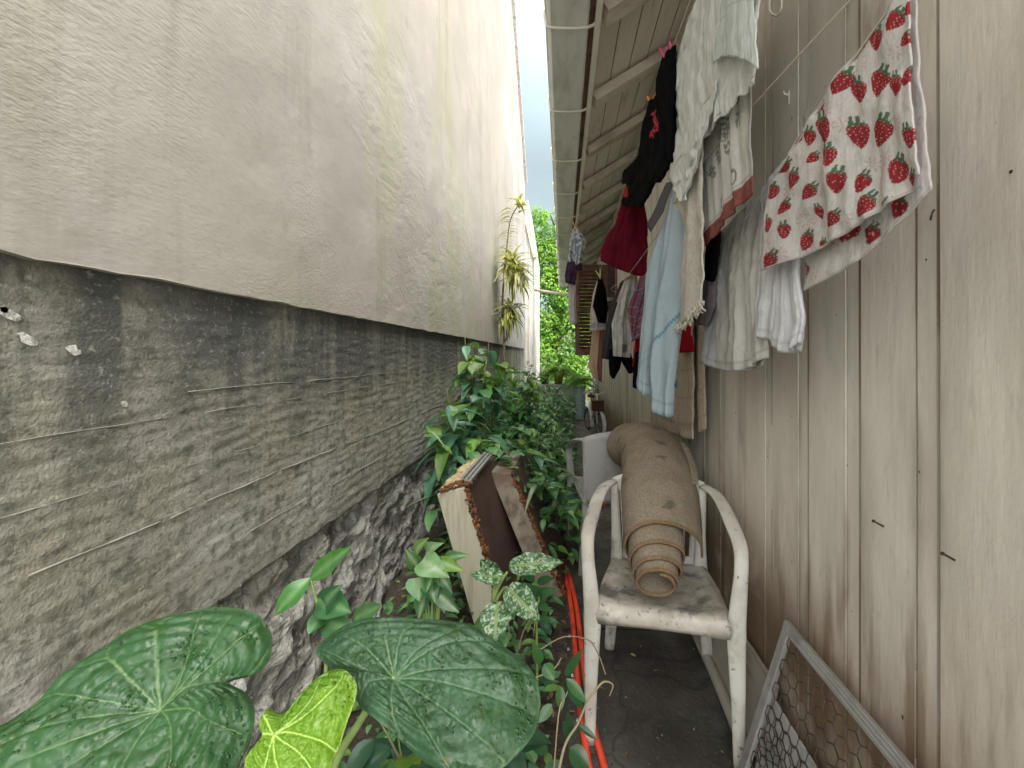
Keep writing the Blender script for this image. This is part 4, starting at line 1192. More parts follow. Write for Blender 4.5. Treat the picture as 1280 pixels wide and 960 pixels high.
# ---- three huge foreground leaves, veins modelled in relief
def big_leaf(mb, outline, centre, Yc, nrm, veins, cols, cup=0.02, seed=0, rip=0.006, fine=55, vw=0.010, quilt=0.0045, retic=1.0):
    n_ = Vector(nrm).normalized()
    c3 = P(centre[0], centre[1], Yc)
    cam_p = Vector((0, 0, H))
    def ray(px, py):
        d = Vector(((px - CX) / F, 1, (CY - py) / F))
        return cam_p + d * ((c3 - cam_p).dot(n_) / d.dot(n_))
    pts = [Vector((a, b, 0)) for a, b in outline]
    # closed catmull-rom
    fine_o = []
    K = len(pts)
    for i in range(K):
        p0, p1, p2, p3 = pts[i - 1], pts[i], pts[(i + 1) % K], pts[(i + 2) % K]
        for k in range(12):
            t = k / 12
            fine_o.append(0.5 * ((2 * p1) + (p2 - p0) * t + (2 * p0 - 5 * p1 + 4 * p2 - p3) * t * t + (3 * p1 - p0 - 3 * p2 + p3) * t ** 3))
    A = len(fine_o); B = 110
    O3 = np.array([ray(p.x, p.y) for p in fine_o])
    C3 = np.array(c3)
    rr = (np.arange(B + 1) / B)
    G = C3 + rr[None, :, None] * (O3 - C3)[:, None, :]
    # veins in 3D
    dist = np.full((A, B + 1), 9.0)
    for vp in veins:
        chain = [Vector((*centre, 0))] + [Vector((a, b, 0)) for a, b in vp]
        chain, _ = spline(chain, [1] * len(chain), 8)
        q = np.array([ray(p.x, p.y) for p in chain])
        for s_ in range(len(q) - 1):
            a_, b_ = q[s_], q[s_ + 1]
            ab = b_ - a_
            t = np.clip(((G - a_) @ ab) / (ab @ ab), 0, 1)
            d_ = np.linalg.norm(G - (a_ + t[..., None] * ab), axis=2)
            taper = 1.0 + 0.9 * s_ / len(q)
            dist = np.minimum(dist, d_ * taper)
    size = np.linalg.norm(O3 - C3, axis=1).mean()
    V, Cc = [], []
    g0, g1, gv, gd = (np.array(q) for q in cols)
    for i in range(A):
        for j in range(B + 1):
            p = G[i, j]; d_ = dist[i, j]; u = rr[j]
            pv = Vector(p)
            f = noise.voronoi(pv * fine + Vector((seed, 0, 0)))[0]
            e = min(1.0, (f[1] - f[0]) * 2.2)
            f2 = noise.voronoi(pv * fine * 2.3)[0]
            e2 = min(1.0, (f2[1] - f2[0]) * 2.2)
            h_ = -cup * (1 - u) ** 2 + quilt * (e - 0.5) * 0.8 + 0.25 * quilt * e2
            h_ += rip * math.sin(8 * 2 * math.pi * i / A + seed) * u ** 2 + 0.010 * noise.noise(pv * 9 + Vector((0, seed, 0))) * u
            vm = math.exp(-(d_ / (vw * 0.22)) ** 2)
            h_ -= quilt * 1.6 * math.exp(-(d_ / (vw * 0.8)) ** 2)
            h_ += 0.0012 * math.sin(u * 46 + 9 * noise.noise(pv * 6)) * min(1, d_ / 0.012)
            h_ -= 0.018 * u ** 5
            pv = pv + n_ * h_
            V.append(pv)
            nn = noise.noise(Vector(p) * 14 + Vector((seed, 3, 0))) * 0.5 + 0.5
            col = g0 * (1 - nn) + g1 * nn
            wet = fbm(Vector(p) * 26 + Vector((seed, 0, 5)), 1, 3)
            if wet > 0.22: col = gd * 0.7 + col * 0.3
            vv = (max(0.0, 1 - e * 5) * 0.30 + max(0.0, 1 - e2 * 5) * 0.14) * retic
            col = col * (1 - vv) + gv * vv
            col = col * (1 - vm) + gv * 1.15 * vm
            if u > 0.985: col = col * 0.5 + gv * 0.5
            Cc.append(tuple(col))
    Fc = [(i * (B + 1) + j, ((i + 1) % A) * (B + 1) + j, ((i + 1) % A) * (B + 1) + j + 1, i * (B + 1) + j + 1) for i in range(A) for j in range(B)]
    mb.add(V, Fc, Cc)
    return c3

o1 = [(284, 848), (323, 831), (336, 794), (326, 769), (307, 757), (274, 750), (239, 757), (171, 776), (123, 799), (81, 831), (48, 866), (0, 892), (-55, 925), (-85, 985), (-70, 1050), (-10, 1100), (90, 1125), (180, 1090), (240, 1040), (278, 992), (292, 957), (308, 925), (316, 900), (312, 874), (300, 858)]
v1 = [[(160, 845), (134, 821), (104, 828), (82, 833)], [(134, 821), (133, 805), (118, 801)], [(196, 830), (194, 789), (172, 777)], [(194, 789), (212, 768)], [(225, 840), (247, 763)], [(250, 825), (290, 760)], [(270, 822), (318, 778)], [(225, 855), (300, 845), (330, 805)], [(235, 883), (262, 900), (300, 915)], [(208, 900), (212, 940), (205, 1000), (220, 1050)], [(165, 925), (145, 975), (140, 1060)], [(130, 925), (60, 975), (20, 1060)], [(100, 918), (0, 960), (-60, 1000)], [(110, 893), (40, 910), (-40, 945)], [(120, 873), (62, 866), (20, 885)]]
o2 = [(441, 838), (425, 830), (405, 823), (391, 808), (398, 788), (431, 772), (484, 765), (536, 763), (582, 771), (615, 790), (648, 811), (667, 834), (676, 863), (672, 899), (656, 929), (630, 952), (598, 964), (565, 964), (530, 945), (492, 913), (464, 892), (446, 875), (439, 853)]
v2 = [[(457, 807), (430, 790)], [(480, 794), (470, 772)], [(500, 792), (520, 770)], [(525, 805), (580, 778)], [(525, 815), (563, 800), (612, 795)], [(535, 832), (600, 832), (660, 836)], [(540, 845), (600, 862), (668, 885)], [(520, 858), (570, 895), (630, 945)], [(505, 868), (530, 905), (560, 955)], [(488, 865), (490, 890), (500, 915)], [(460, 850), (448, 868)], [(470, 838), (430, 822), (402, 806)]]
o3 = [(364, 880), (376, 872), (389, 851), (401, 837), (417, 833), (432, 839), (440, 854), (437, 876), (431, 898), (420, 925), (413, 943), (407, 965), (398, 985), (378, 1000), (350, 1006), (318, 1000), (298, 975), (298, 950), (314, 927), (316, 900), (322, 885), (338, 890), (351, 888)]
v3 = [[(360, 900), (385, 875), (395, 850)], [(375, 895), (415, 860), (425, 842)], [(345, 925), (375, 945), (395, 980)], [(330, 940), (325, 970), (335, 1000)], [(338, 945), (350, 975), (365, 1000)], [(320, 918), (308, 935)], [(328, 900), (320, 890)], [(355, 915), (395, 925), (412, 940)]]
GA = ((0.032, 0.094, 0.034), (0.045, 0.119, 0.046), (0.105, 0.177, 0.066), (0.022, 0.074, 0.015))
GB = ((0.036, 0.097, 0.045), (0.049, 0.123, 0.059), (0.105, 0.183, 0.092), (0.024, 0.077, 0.018))
GC = ((0.11, 0.24, 0.012), (0.15, 0.29, 0.018), (0.40, 0.55, 0.14), (0.12, 0.26, 0.012))
big = [('giant_leaf_plant', 'huge wet dark green heart shaped leaf leaning on the concrete at the photo corner', o1, (194, 881), 0.50, (0.22, -0.55, 0.80), v1, GA, 1),
       ('giant_leaf_plant', 'huge rounded green leaf with pale radiating veins in the middle foreground', o2, (490, 839), 0.58, (0.05, -0.50, 0.86), v2, GB, 2),
       ('giant_leaf_plant', 'young yellow green crinkled leaf tucked between the two huge dark ones', o3, (334, 918), 0.485, (0.02, -0.72, 0.68), v3, GC, 3)]
feet = [P(180, 1100, 0.62), P(395, 1010, 0.66), P(345, 1090, 0.55)]
for (nm, lb, ol, ce, Yc, nrm, vs, cs, sd), ft in zip(big, feet):
    base = Vector((ft.x, ft.y, 0.04))
    t = thing(nm, lb, 'plant', base)
    m = MB()
    c3 = big_leaf(m, ol, ce, Yc, nrm, vs, cs, seed=sd, cup=0.02 if sd < 3 else 0.012, fine=(85, 105, 150)[sd - 1], vw=0.0052 if sd < 3 else 0.0045, quilt=(0.0013, 0.0016, 0.0022)[sd - 1], rip=(0.006, 0.005, 0.004)[sd - 1], retic=(0.45, 1.0, 0.8)[sd - 1])
    lo = m.build('leaf_blade', M['big_leaf'], t, smooth=True)
    sm = lo.modifiers.new('thickness', 'SOLIDIFY'); sm.thickness = 0.0012; sm.offset = -1
    m = MB()
    n_ = Vector(nrm).normalized()
    a = c3 - n_ * 0.022
    if sd == 2:
        m.tube([a, P(470, 872, 0.63), P(448, 905, 0.655), P(417, 960, 0.67), Vector((base.x, base.y, 0.5)), base], [0.004, 0.005, 0.006, 0.007, 0.008, 0.009], 8, smooth=6)
    else:
        m.tube([a, a - n_ * 0.08 + Vector((0, 0.03, -0.05)), Vector((base.x, base.y, 0.45)), base], [0.004, 0.005, 0.007, 0.009], 8, smooth=6)
    m.build('petiole', M['petiole'], t, smooth=True)

# ================================================================ OBJECTS ON THE BED AND PATH
# two broken cabinets leaning on the foundation
def cabinet(name, label, bl, br_, tl, tr, depth, top_detail, side='laminate'):
    """bl, br_ = bottom corners of the near narrow face, tl, tr = top corners; depth = extrusion away from the viewer"""
    c = (bl + br_) / 2
    t = thing(name, label, 'cabinet', (c.x, c.y + depth / 2, 0.03))
    D = Vector((0.02, depth, 0.0))
    def quad_box(a, b, c_, d_, e):
        vs = [a, b, c_, d_, a + e, b + e, c_ + e, d_ + e]
        return vs, [(0, 1, 2, 3), (7, 6, 5, 4), (0, 4, 5, 1), (1, 5, 6, 2), (2, 6, 7, 3), (3, 7, 4, 0)]
    m = MB()
    e1 = br_.lerp(bl, 0.12); e2 = tr.lerp(tl, 0.12)
    vs, fs = quad_box(bl, e1, e2, tl, D)
    m.add(vs, fs)
    bevel(m.build('side_panel', M[side], t), 0.003)
    m = MB()
    nrm_ = (tl - bl).cross(D).normalized()
    if nrm_.x < 0: nrm_ = -nrm_
    a, b = e1 + nrm_ * 0.004, e2 + nrm_ * 0.004
    m.add(*quad_box(a + D * 0.035, br_ + D * 0.03, tr + D * 0.03 - (tr - br_) * 0.01, b + D * 0.035, D * 0.96))
    bevel(m.build('brown_panel', M['brown_panel'], t), 0.003)
    # crumbling edge: many chips along the edge between the two faces
    m = MB()
    for k in range(150):
        u = rng.random()
        p = e1.lerp(e2, u).lerp(br_.lerp(tr, u), rng.random()) + Vector((rng.uniform(-.004, .004), rng.uniform(-0.012, 0.008), rng.uniform(-.004, .004)))
        s_ = rng.uniform(0.004, 0.013)
        m.box(p, (s_, s_ * rng.uniform(.6, 1.6), s_ * rng.uniform(.8, 2.2)), Matrix.Rotation(rng.uniform(0, 3), 3, Vector((rng.random(), rng.random(), rng.random() + .1)).normalized()))
    m.build('chipboard_edge', M['chipboard'], t)
    if top_detail:
        m = MB()
        g = []
        for i in range(26):
            row = []
            for j in range(14):
                p = tl.lerp(tr, 0.02 + 0.9 * j / 13) + D * (0.02 + 0.96 * i / 25)
                row.append(p + Vector((0, 0, 0.010 + 0.018 * (0.5 + fbm(p * 22, 1, 4)) * min(1, i / 4))))
            g.append(row)
        m.grid(g)
        m.build('torn_top', M['raw_foam'], t, smooth=False)
        m = MB()
        for k in range(60):
            p = tl.lerp(tr, rng.random()) + D * rng.uniform(0, .14) + Vector((0, 0, 0.012))
            s_ = rng.uniform(0.006, 0.02)
            m.box(p, (s_ * 2, s_, s_ * .5), Matrix.Rotation(rng.uniform(0, 3), 3, 'Z'))
        m.build('torn_veneer', M['chipboard'], t)
        m = MB()
        up_ = Vector((0, 0, 1))
        for o_ in (0.0, 0.018, 0.034):
            a = tr + D * 0.02 + Vector((-0.030 + o_, 0, 0.030 - 0.3 * o_)); b = tr + D * 0.80 + Vector((-0.030 + o_, 0, 0.034 - 0.3 * o_))
            m.bar(a, b, 0.014, 0.010)
        m.build('metal_rail', M['alu'], t)
    return t
YB = 1.80
cabinet('broken_cabinet', 'broken cream and brown cabinet with torn top leaning on the rubble foundation', P(598, 800, YB), P(640, 800, YB), P(546, 618, YB), P(585, 608, YB), 0.60, True)
cabinet('broken_cabinet', 'second cabinet with scuffed pale side half hidden behind the torn topped one', P(674, 742, 2.22), P(710, 750, 2.22), P(612, 590, 2.22), P(641, 592, 2.22), 0.5, False, 'scuffed')

# hoses
def hose(pts, label, z0=0.016):
    m = MB()
    p3 = [PG(a, b, z0) for a, b in pts]
    m.tube(p3, 0.0115, 10, smooth=6)
    tag(m.build('garden_hose', M['hose'], smooth=True), label, 'hose', 'hoses along the path edge')
hose([(716, 646), (703, 652), (693, 668), (698, 692), (707, 722), (713, 752), (717, 790), (721, 840), (725, 885), (734, 945), (748, 1020), (770, 1150)], 'red hose lying nearest the soil along the path edge')
hose([(762, 628), (735, 637), (716, 641), (700, 650), (695, 662), (700, 690), (712, 722), (720, 755), (726, 800), (732, 850), (741, 905), (756, 960), (780, 1040), (820, 1170)], 'red hose on the paving side that bends behind the chair', 0.017)
m = MB()
for k in range(7):
    c = Vector((rng.uniform(0.0, 0.06), rng.uniform(1.2, 2.1), 0.005))
    m.ellipsoid(c, (0.007, 0.009, 0.005), 7, 5)
tag(m.build('gravel', M['pebble']), kind='stuff')

# ---- monobloc chairs
def monobloc(name, label, loc, yaw, mats, arm_rise=0.035, cut_slots=True):
    t = thing(name, label, 'chair', loc)
    Rz = Matrix.Rotation(yaw, 3, 'Z')
    L0 = Vector(loc)
    def W(x, y, z): return L0 + Rz @ Vector((x, y, z))
    up_side = Rz @ Vector((1, 0, 0))
    # seat: dished sheet with a rolled front lip
    m = MB()
    g = []
    NU, NV = 22, 22
    SZ = 0.447
    for i in range(NU + 1):
        u = i / NU
        row = []
        for j in range(NV + 1):
            v = j / NV                     # 0 front .. 1 back
            half = 0.212 - 0.035 * v
            x = (2 * u - 1) * half
            y = 0.185 - 0.40 * v
            z = SZ - 0.040 * v - 0.014 * math.cos((2 * u - 1) * math.pi / 2) * math.sin(math.pi * v)
            z += 0.010 * (abs(2 * u - 1) ** 6)
            row.append(W(x, y, z))
        lip = []
        for q, (dy, dz) in enumerate(((0.020, -0.046), (0.022, -0.034), (0.019, -0.014), (0.010, -0.003))):
            x = (2 * u - 1) * 0.212
            lip.append(W(x, 0.185 + dy, SZ + dz + 0.010 * (abs(2 * u - 1) ** 6) - (0.014 * (abs(2 * u - 1) ** 3) if q == 0 else 0)))
        g.append(lip + row)
    m.grid(g)
    so = m.build('seat', mats[1], t, smooth=True)
    sm = so.modifiers.new('thickness', 'SOLIDIFY'); sm.thickness = 0.006; sm.offset = -1
    # front leg + arm in one sweep, each side
    for s_ in (-1, 1):
        m = MB()
        pts = [W(s_ * 0.232, 0.215, 0.0), W(s_ * 0.230, 0.208, 0.2), W(s_ * 0.226, 0.202, 0.40), W(s_ * 0.232, 0.200, 0.50), W(s_ * 0.240, 0.198, 0.59), W(s_ * 0.244, 0.185, 0.645), W(s_ * 0.246, 0.15, 0.672), W(s_ * 0.244, 0.07, 0.69), W(s_ * 0.236, -0.06, 0.70 + arm_rise * .5), W(s_ * 0.220, -0.16, 0.705 + arm_rise * .8), W(s_ * 0.19, -0.235, 0.70 + arm_rise)]
        rad = [(0.017, 0.008), (0.022, 0.010), (0.030, 0.012), (0.026, 0.012), (0.022, 0.012), (0.022, 0.012), (0.024, 0.011), (0.026, 0.010), (0.026, 0.009), (0.025, 0.009), (0.022, 0.009)]
        m.tube(pts, rad, 14, up=Rz @ Vector((0, 1, 0)), smooth=5)
        m.build('armrest_leg', mats[0], t, smooth=True)
        # bridge between seat corner and leg
        m = MB()
        m.tube([W(s_ * 0.205, 0.17, SZ - 0.004), W(s_ * 0.20, 0.0, SZ - 0.018), W(s_ * 0.182, -0.19, SZ - 0.036)], [(0.012, 0.010)] * 3, 8, smooth=3)
        m.build('seat_bracket', mats[1], t, smooth=True)
        m = MB()
        m.tube([W(s_ * 0.205, -0.245, 0.0), W(s_ * 0.19, -0.225, 0.2), W(s_ * 0.172, -0.205, 0.40), W(s_ * 0.175, -0.225, 0.55), W(s_ * 0.185, -0.24, 0.70 + arm_rise)], [(0.022, 0.010), (0.026, 0.010), (0.028, 0.011), (0.020, 0.010), (0.016, 0.010)], 10, up=Rz @ Vector((0, 1, 0)), smooth=4)
        m.build('rear_leg', mats[0], t, smooth=True)
    # backrest: curved top rail, lower rail and slats
    m = MB()
    def back(u, v):   # u -1..1, v 0..1 up
        hw = 0.165 + 0.025 * v
        return W(u * hw, -0.215 - 0.035 * v - 0.03 * (1 - u * u) * (0.4 + 0.6 * v), 0.41 + (0.29 + arm_rise) * v + 0.035 * v * (1 - u * u))
    nsl_ = 6 if cut_slots else 1
    if cut_slots:
        for k in range(nsl_):
            ua, ub = -0.97 + 1.94 * k / nsl_, -0.97 + 1.94 * (k + 0.66) / nsl_
            m.grid([[back(ua + (ub - ua) * i / 3, j / 12 * 0.9) for j in range(13)] for i in range(4)])
        m.grid([[back(-1.02 + 2.04 * i / 24, 0.84 + 0.20 * j / 5) for j in range(6)] for i in range(25)])
        m.grid([[back(-1.0 + 2.0 * i / 24, 0.0 + 0.10 * j / 3) for j in range(4)] for i in range(25)])
    else:
        m.grid([[back(-1.05 + 2.1 * i / 24, 0.0 + 1.05 * j / 12) for j in range(13)] for i in range(25)])
    bo = m.build('backrest', mats[0], t, smooth=True)
    sm = bo.modifiers.new('thickness', 'SOLIDIFY'); sm.thickness = 0.009; sm.offset = 0
    return t
monobloc('plastic_chair', 'grimy white plastic armchair carrying the rolled rug', (0.360, 1.54, 0.0), R(180 - 11), (M['chair_white'], M['chair_seat']))
monobloc('plastic_chair', 'grey plastic armchair standing behind the white one', (0.30, 2.68, 0.0), R(4), (M['chair_grey'], M['chair_grey']), arm_rise=0.09, cut_slots=False)

# ---- rolled rug, telescoped so that the inner turns stick out in front
rt = thing('rolled_rug', 'rolled brown jute backed rug lying across the white chair', 'rug', (0.36, 1.8, 0.42))
ax = [P(821, 732, 1.34), P(818, 676, 1.50), P(816, 625, 1.70), P(814, 583, 1.95), P(806, 560, 2.18), P(786, 558, 2.36)]
axs, _ = spline(ax, [1] * len(ax), 30)
cum = [0]
for i in range(1, len(axs)): cum.append(cum[-1] + (axs[i] - axs[i - 1]).length)
TOT = cum[-1]
def axis(s_):
    s_ = max(0, min(TOT, s_))
    i = next((k for k in range(1, len(cum)) if cum[k] >= s_), len(cum) - 1)
    f = (s_ - cum[i - 1]) / max(1e-9, cum[i] - cum[i - 1])
    i0, i1 = max(0, i - 8), min(len(axs) - 1, i + 8)
    return axs[i - 1].lerp(axs[i], f), (axs[i1] - axs[i0]).normalized()
turns, r_in, lay = 4.3, 0.052, 0.0122
NT, NS = 460, 120
cache = {}
def setback(tt):   # tt: 0 inner .. 1 outer
    return 0.185 * max(0, (tt - 0.15) / 0.85) ** 1.5
def rug_pt(tt, s_, off):
    c, tg = axis(s_)
    x = tg.cross(Vector((0, 0, 1))).normalized(); y = x.cross(tg).normalized()
    ph = R(-25) + (1 - tt) * turns * 2 * math.pi
    r_ = r_in + lay * turns * tt + off
    last = max(0, (tt - (1 - 0.07)) / 0.07)
    r_ += 0.075 * last ** 1.8 * max(0.25, 1 - 0.75 * s_ / TOT)
    belly = s_ / TOT
    r_ *= 1 + 0.36 * (0.5 - 0.5 * math.cos(math.pi * min(1, belly * 1.7))) * tt + 0.035 * fbm((math.cos(ph), math.sin(ph), s_ * 3 + tt * 2), 1, 3) + 0.012 * fbm((math.cos(ph) * 3, math.sin(ph) * 3, s_ * 14), 1, 2)
    sq = 0.93
    return c + x * (r_ * math.cos(ph) * 1.03) + y * (r_ * math.sin(ph) * sq)
g, cs = [], []
TH = 0.0075
rings = []
for i in range(NT + 1):
    tt = i / NT
    s0 = setback(tt)
    row_o, row_i = [], []
    for j in range(NS + 1):
        s_ = s0 + (TOT - s0) * j / NS
        row_o.append((rug_pt(tt, s_, TH / 2), tt, s_)); row_i.append((rug_pt(tt, s_, -TH / 2), tt, s_))
    rings.append((row_o, row_i))
m = MB()
arc = [0]
for i in range(1, NT + 1): arc.append(arc[-1] + (rings[i][0][NS // 2][0] - rings[i - 1][0][NS // 2][0]).length)
def rugcol(i, s_, edge):
    if edge: return (0.23, 0.155, 0.095)
    a = arc[NT] - arc[i]
    base = np.array((0.285, 0.240, 0.185))
    # faint woven squares in two staggered rows
    for (a0, ph0) in ((0.06, 0.03), (0.27, 0.09), (0.50, 0.02), (0.74, 0.06)):
        if abs(a - a0 - 0.02 * math.sin(s_ * 40)) < 0.021 and ((s_ + ph0 + 0.03 * math.sin(a0 * 30 + s_ * 9)) % 0.15) < 0.040 and math.sin(a0 * 77 + int((s_ + ph0) / 0.15) * 5.1) > -0.55:
            return tuple(np.array((0.165, 0.155, 0.125)) * (1 + 0.25 * noise.noise(Vector((a * 200, s_ * 200, 0)))))
    return tuple(base)
allrows = [r_[0] for r_ in rings] + [r_[1] for r_ in reversed(rings)]
idx = list(range(NT + 1)) + list(range(NT, -1, -1))
vs = [p for row in allrows for (p, _, _) in row]
cs = [rugcol(idx[k], q[2], qi <= 1) for k, row in enumerate(allrows) for qi, q in enumerate(row)]
fs = []
n = NS + 1; K = len(allrows)
for k in range(K):
    k2 = (k + 1) % K
    for j in range(NS): fs.append((k * n + j, k2 * n + j, k2 * n + j + 1, k * n + j + 1))
for i in range(NT):   # end faces between outer and inner skins
    a, b = i, K - 1 - i
    fs.append((a * n, b * n, (b - 1) * n, (a + 1) * n))
    fs.append((a * n + NS, (a + 1) * n + NS, (b - 1) * n + NS, b * n + NS))
m.add(vs, fs, cs)
m.build('rug_roll', M['rug'], rt, smooth=True)
m = MB()
for j in range(int(NS * 0.30), int(NS * 0.72)):
    for _ in range(4):
        kf = int(NT * (1 - 42 / 360 / turns))
        p, _, s_ = rings[kf][0][j]
        p = p + (rings[kf][0][j + 1][0] - p) * rng.random()
        m.tube([p, p + Vector((rng.uniform(0.006, 0.022), rng.uniform(-.012, .012), rng.uniform(-.004, 0.012))), p + Vector((rng.uniform(0.012, 0.03), rng.uniform(-.02, .02), rng.uniform(-.02, 0.006)))], [0.0016, 0.0012, 0.0008], 4, col=(0.36, 0.31, 0.24), smooth=2)
m.build('fringe', M['cloth'], rt)

# ---- screens and boards leaning on the plank wall
def hexes(mb, A_, U, V_, wu, hv, s_, r_, clip=None):
    """hexagonal wire net over the parallelogram A_ + u*U + v*V_"""
    dx, dy = s_ * math.sqrt(3), s_ * 1.5
    seen = set()
    for i in range(-1, int(wu / dx) + 2):
        for j in range(-1, int(hv / dy) + 2):
            cx = i * dx + (dx / 2 if j % 2 else 0); cy = j * dy
            c = [(cx + s_ * math.sin(R(60 * k)), cy + s_ * math.cos(R(60 * k))) for k in range(7)]
            for k in range(6):
                a, b = c[k], c[k + 1]
                key = tuple(sorted(((round(a[0], 4), round(a[1], 4)), (round(b[0], 4), round(b[1], 4)))))
                if key in seen: continue
                seen.add(key)
                if not all(0 <= q[0] <= wu and 0 <= q[1] <= hv for q in (a, b)): continue
                mb.tube([A_ + U * a[0] + V_ * a[1], A_ + U * b[0] + V_ * b[1]], r_, 4, cap=False)
topA = Vector((0.662, 1.226, 0.502)); botA = Vector((0.505, 1.226, 0.006))
V_ = (topA - botA); hv = V_.length; V_.normalize(); U = Vector((0, -1, 0)); Ln = 0.95
sc = thing('wire_screen', 'grey framed window screen of hexagon wire leaning on the planks', 'screen', (0.58, 0.8, 0))
nS = V_.cross(U).normalized()
m = MB()
bwid = 0.030
for (a, b) in ((botA + V_ * (bwid / 2), botA + V_ * (bwid / 2) + U * Ln), (topA - V_ * (bwid / 2), topA - V_ * (bwid / 2) + U * Ln)):
    m.bar(a, b, 0.016, bwid, up=V_)
for o_ in (bwid / 2, Ln - bwid / 2):
    m.bar(botA + U * o_ + V_ * bwid, topA + U * o_ - V_ * bwid, 0.0155, bwid, up=U)
for (k, d_) in ((0.35, 0.0086), (0.70, 0.0086)):   # raised beads on the profile
    m.bar(topA - V_ * (bwid * k) + nS * 0.0 - nS * d_, topA - V_ * (bwid * k) - nS * d_ + U * Ln, 0.003, 0.004, up=V_)
    m.bar(topA - V_ * (bwid * k) + nS * d_, topA - V_ * (bwid * k) + nS * d_ + U * Ln, 0.003, 0.004, up=V_)
bevel(m.build('frame', M['alu'], sc), 0.0015, 1)
m = MB(); hexes(m, botA + U * bwid + V_ * bwid, U, V_, Ln - 2 * bwid, hv - 2 * bwid, 0.023, 0.0016); m.build('wire_mesh', M['wire'], sc)
topB = Vector((0.628, 1.262, 0.262)); botB = Vector((0.585, 1.262, 0.006))
V2 = (topB - botB); h2 = V2.length; V2.normalize()
s2 = thing('mesh_panel', 'low pale panel covered with hexagon wire behind the grey framed screen', 'panel', (0.6, 0.85, 0))
m = MB(); m.bar(botB + V2 * (h2 / 2), botB + V2 * (h2 / 2) + U * 0.85, 0.008, h2, up=V2); m.build('sheet', M['pale_sheet'], s2)
m = MB(); n2 = V2.cross(U).normalized(); n2 = n2 if n2.x < 0 else -n2
hexes(m, botB + n2 * 0.0065, U, V2, 0.85, h2, 0.024, 0.0018); m.build('wire_mesh', M['wire'], s2)
pbd = thing('pale_board', 'flat pale board with a rounded foot rail lying behind the chair legs', 'board', (0.63, 1.6, 0))
m = MB(); m.bar((0.645, 1.30, 0.13), (0.655, 2.1, 0.10), 0.014, 0.24, up=(0.25, 0, 1)); bevel(m.build('board', M['pale_board'], pbd), 0.003)
m = MB(); m.tube([(0.583, 1.33, 0.022), (0.60, 1.62, 0.021), (0.605, 1.92, 0.021)], 0.02, 10, smooth=4); m.build('foot_rail', M['pale_board'], pbd, smooth=True)

# ---- things on the plank wall
for (px, py, lab) in ((1111, 664, 'bent black nail in the planks nearest the chair arm'), (1200, 706, 'longer bent black nail low on the rightmost plank')):
    p = PX(px - 7, py - 6, XR - 0.003); q = p + Vector((-0.022, -0.002, 0.012))
    m = MB(); m.tube([p, q], 0.0022, 6); m.tube([q, q + (q - p).normalized() * 0.002], 0.0034, 8)
    tag(m.build('nail', M['iron'], smooth=False), lab, 'nail')
m = MB(); p = PX(1168, 262, XR - 0.002)
m.tube([p, p + Vector((-.004, 0, -.006)), p + Vector((-.010, -.003, -.020)), p + Vector((-.016, -.012, -.016))], 0.0016, 6, smooth=4)
tag(m.build('wall_hook', M['iron'], smooth=True), 'small dark wire hook on the planks below the strawberry cloth', 'hook')
m = MB(); p = PX(986, 118, XR - 0.004)
m.tube([p, p + Vector((-.012, 0, 0)), p + Vector((-.016, 0, .010))], 0.003, 6, smooth=3); m.tube([p + Vector((0.0, 0, .012)), p + Vector((0.0, 0, -.03))], 0.002, 5)
tag(m.build('wall_hook', M['fascia'], smooth=True), 'small white painted hook high on the planks behind the printed towel', 'hook')
m = MB()
lp = [PX(968, -30, XR - 0.05), PX(962, 0, XR - 0.06), PX(963, 15, XR - 0.06), PX(972, 19, XR - 0.05), PX(977, 6, XR - 0.05), PX(975, -30, XR - 0.05)]
m.tube(lp, 0.0035, 6, smooth=5)
tag(m.build('hanging_wire', M['fascia'], smooth=True), 'loop of pale wire dangling on the planks beside the white muslin', 'wire')

# ================================================================ LAUNDRY
def resample(pl, n):
    pl = np.array(pl, float)
    d = np.r_[0, np.cumsum(np.linalg.norm(np.diff(pl, axis=0), axis=1))]
    t = np.linspace(0, d[-1], n)
    return np.c_[np.interp(t, d, pl[:, 0]), np.interp(t, d, pl[:, 1])]

def depth_fn(dep):
    if dep[0] == 'Y':
        return lambda px, py: P(px, py, dep[1]), Vector((0, -1, 0))
    x0, y0, k = dep[1], dep[2], dep[3]
    nrm_ = Vector((-1, k, 0)).normalized()
    def f(px, py):
        a = (px - CX) / F
        return P(px, py, (x0 - k * y0) / (a - k))
    return f, nrm_

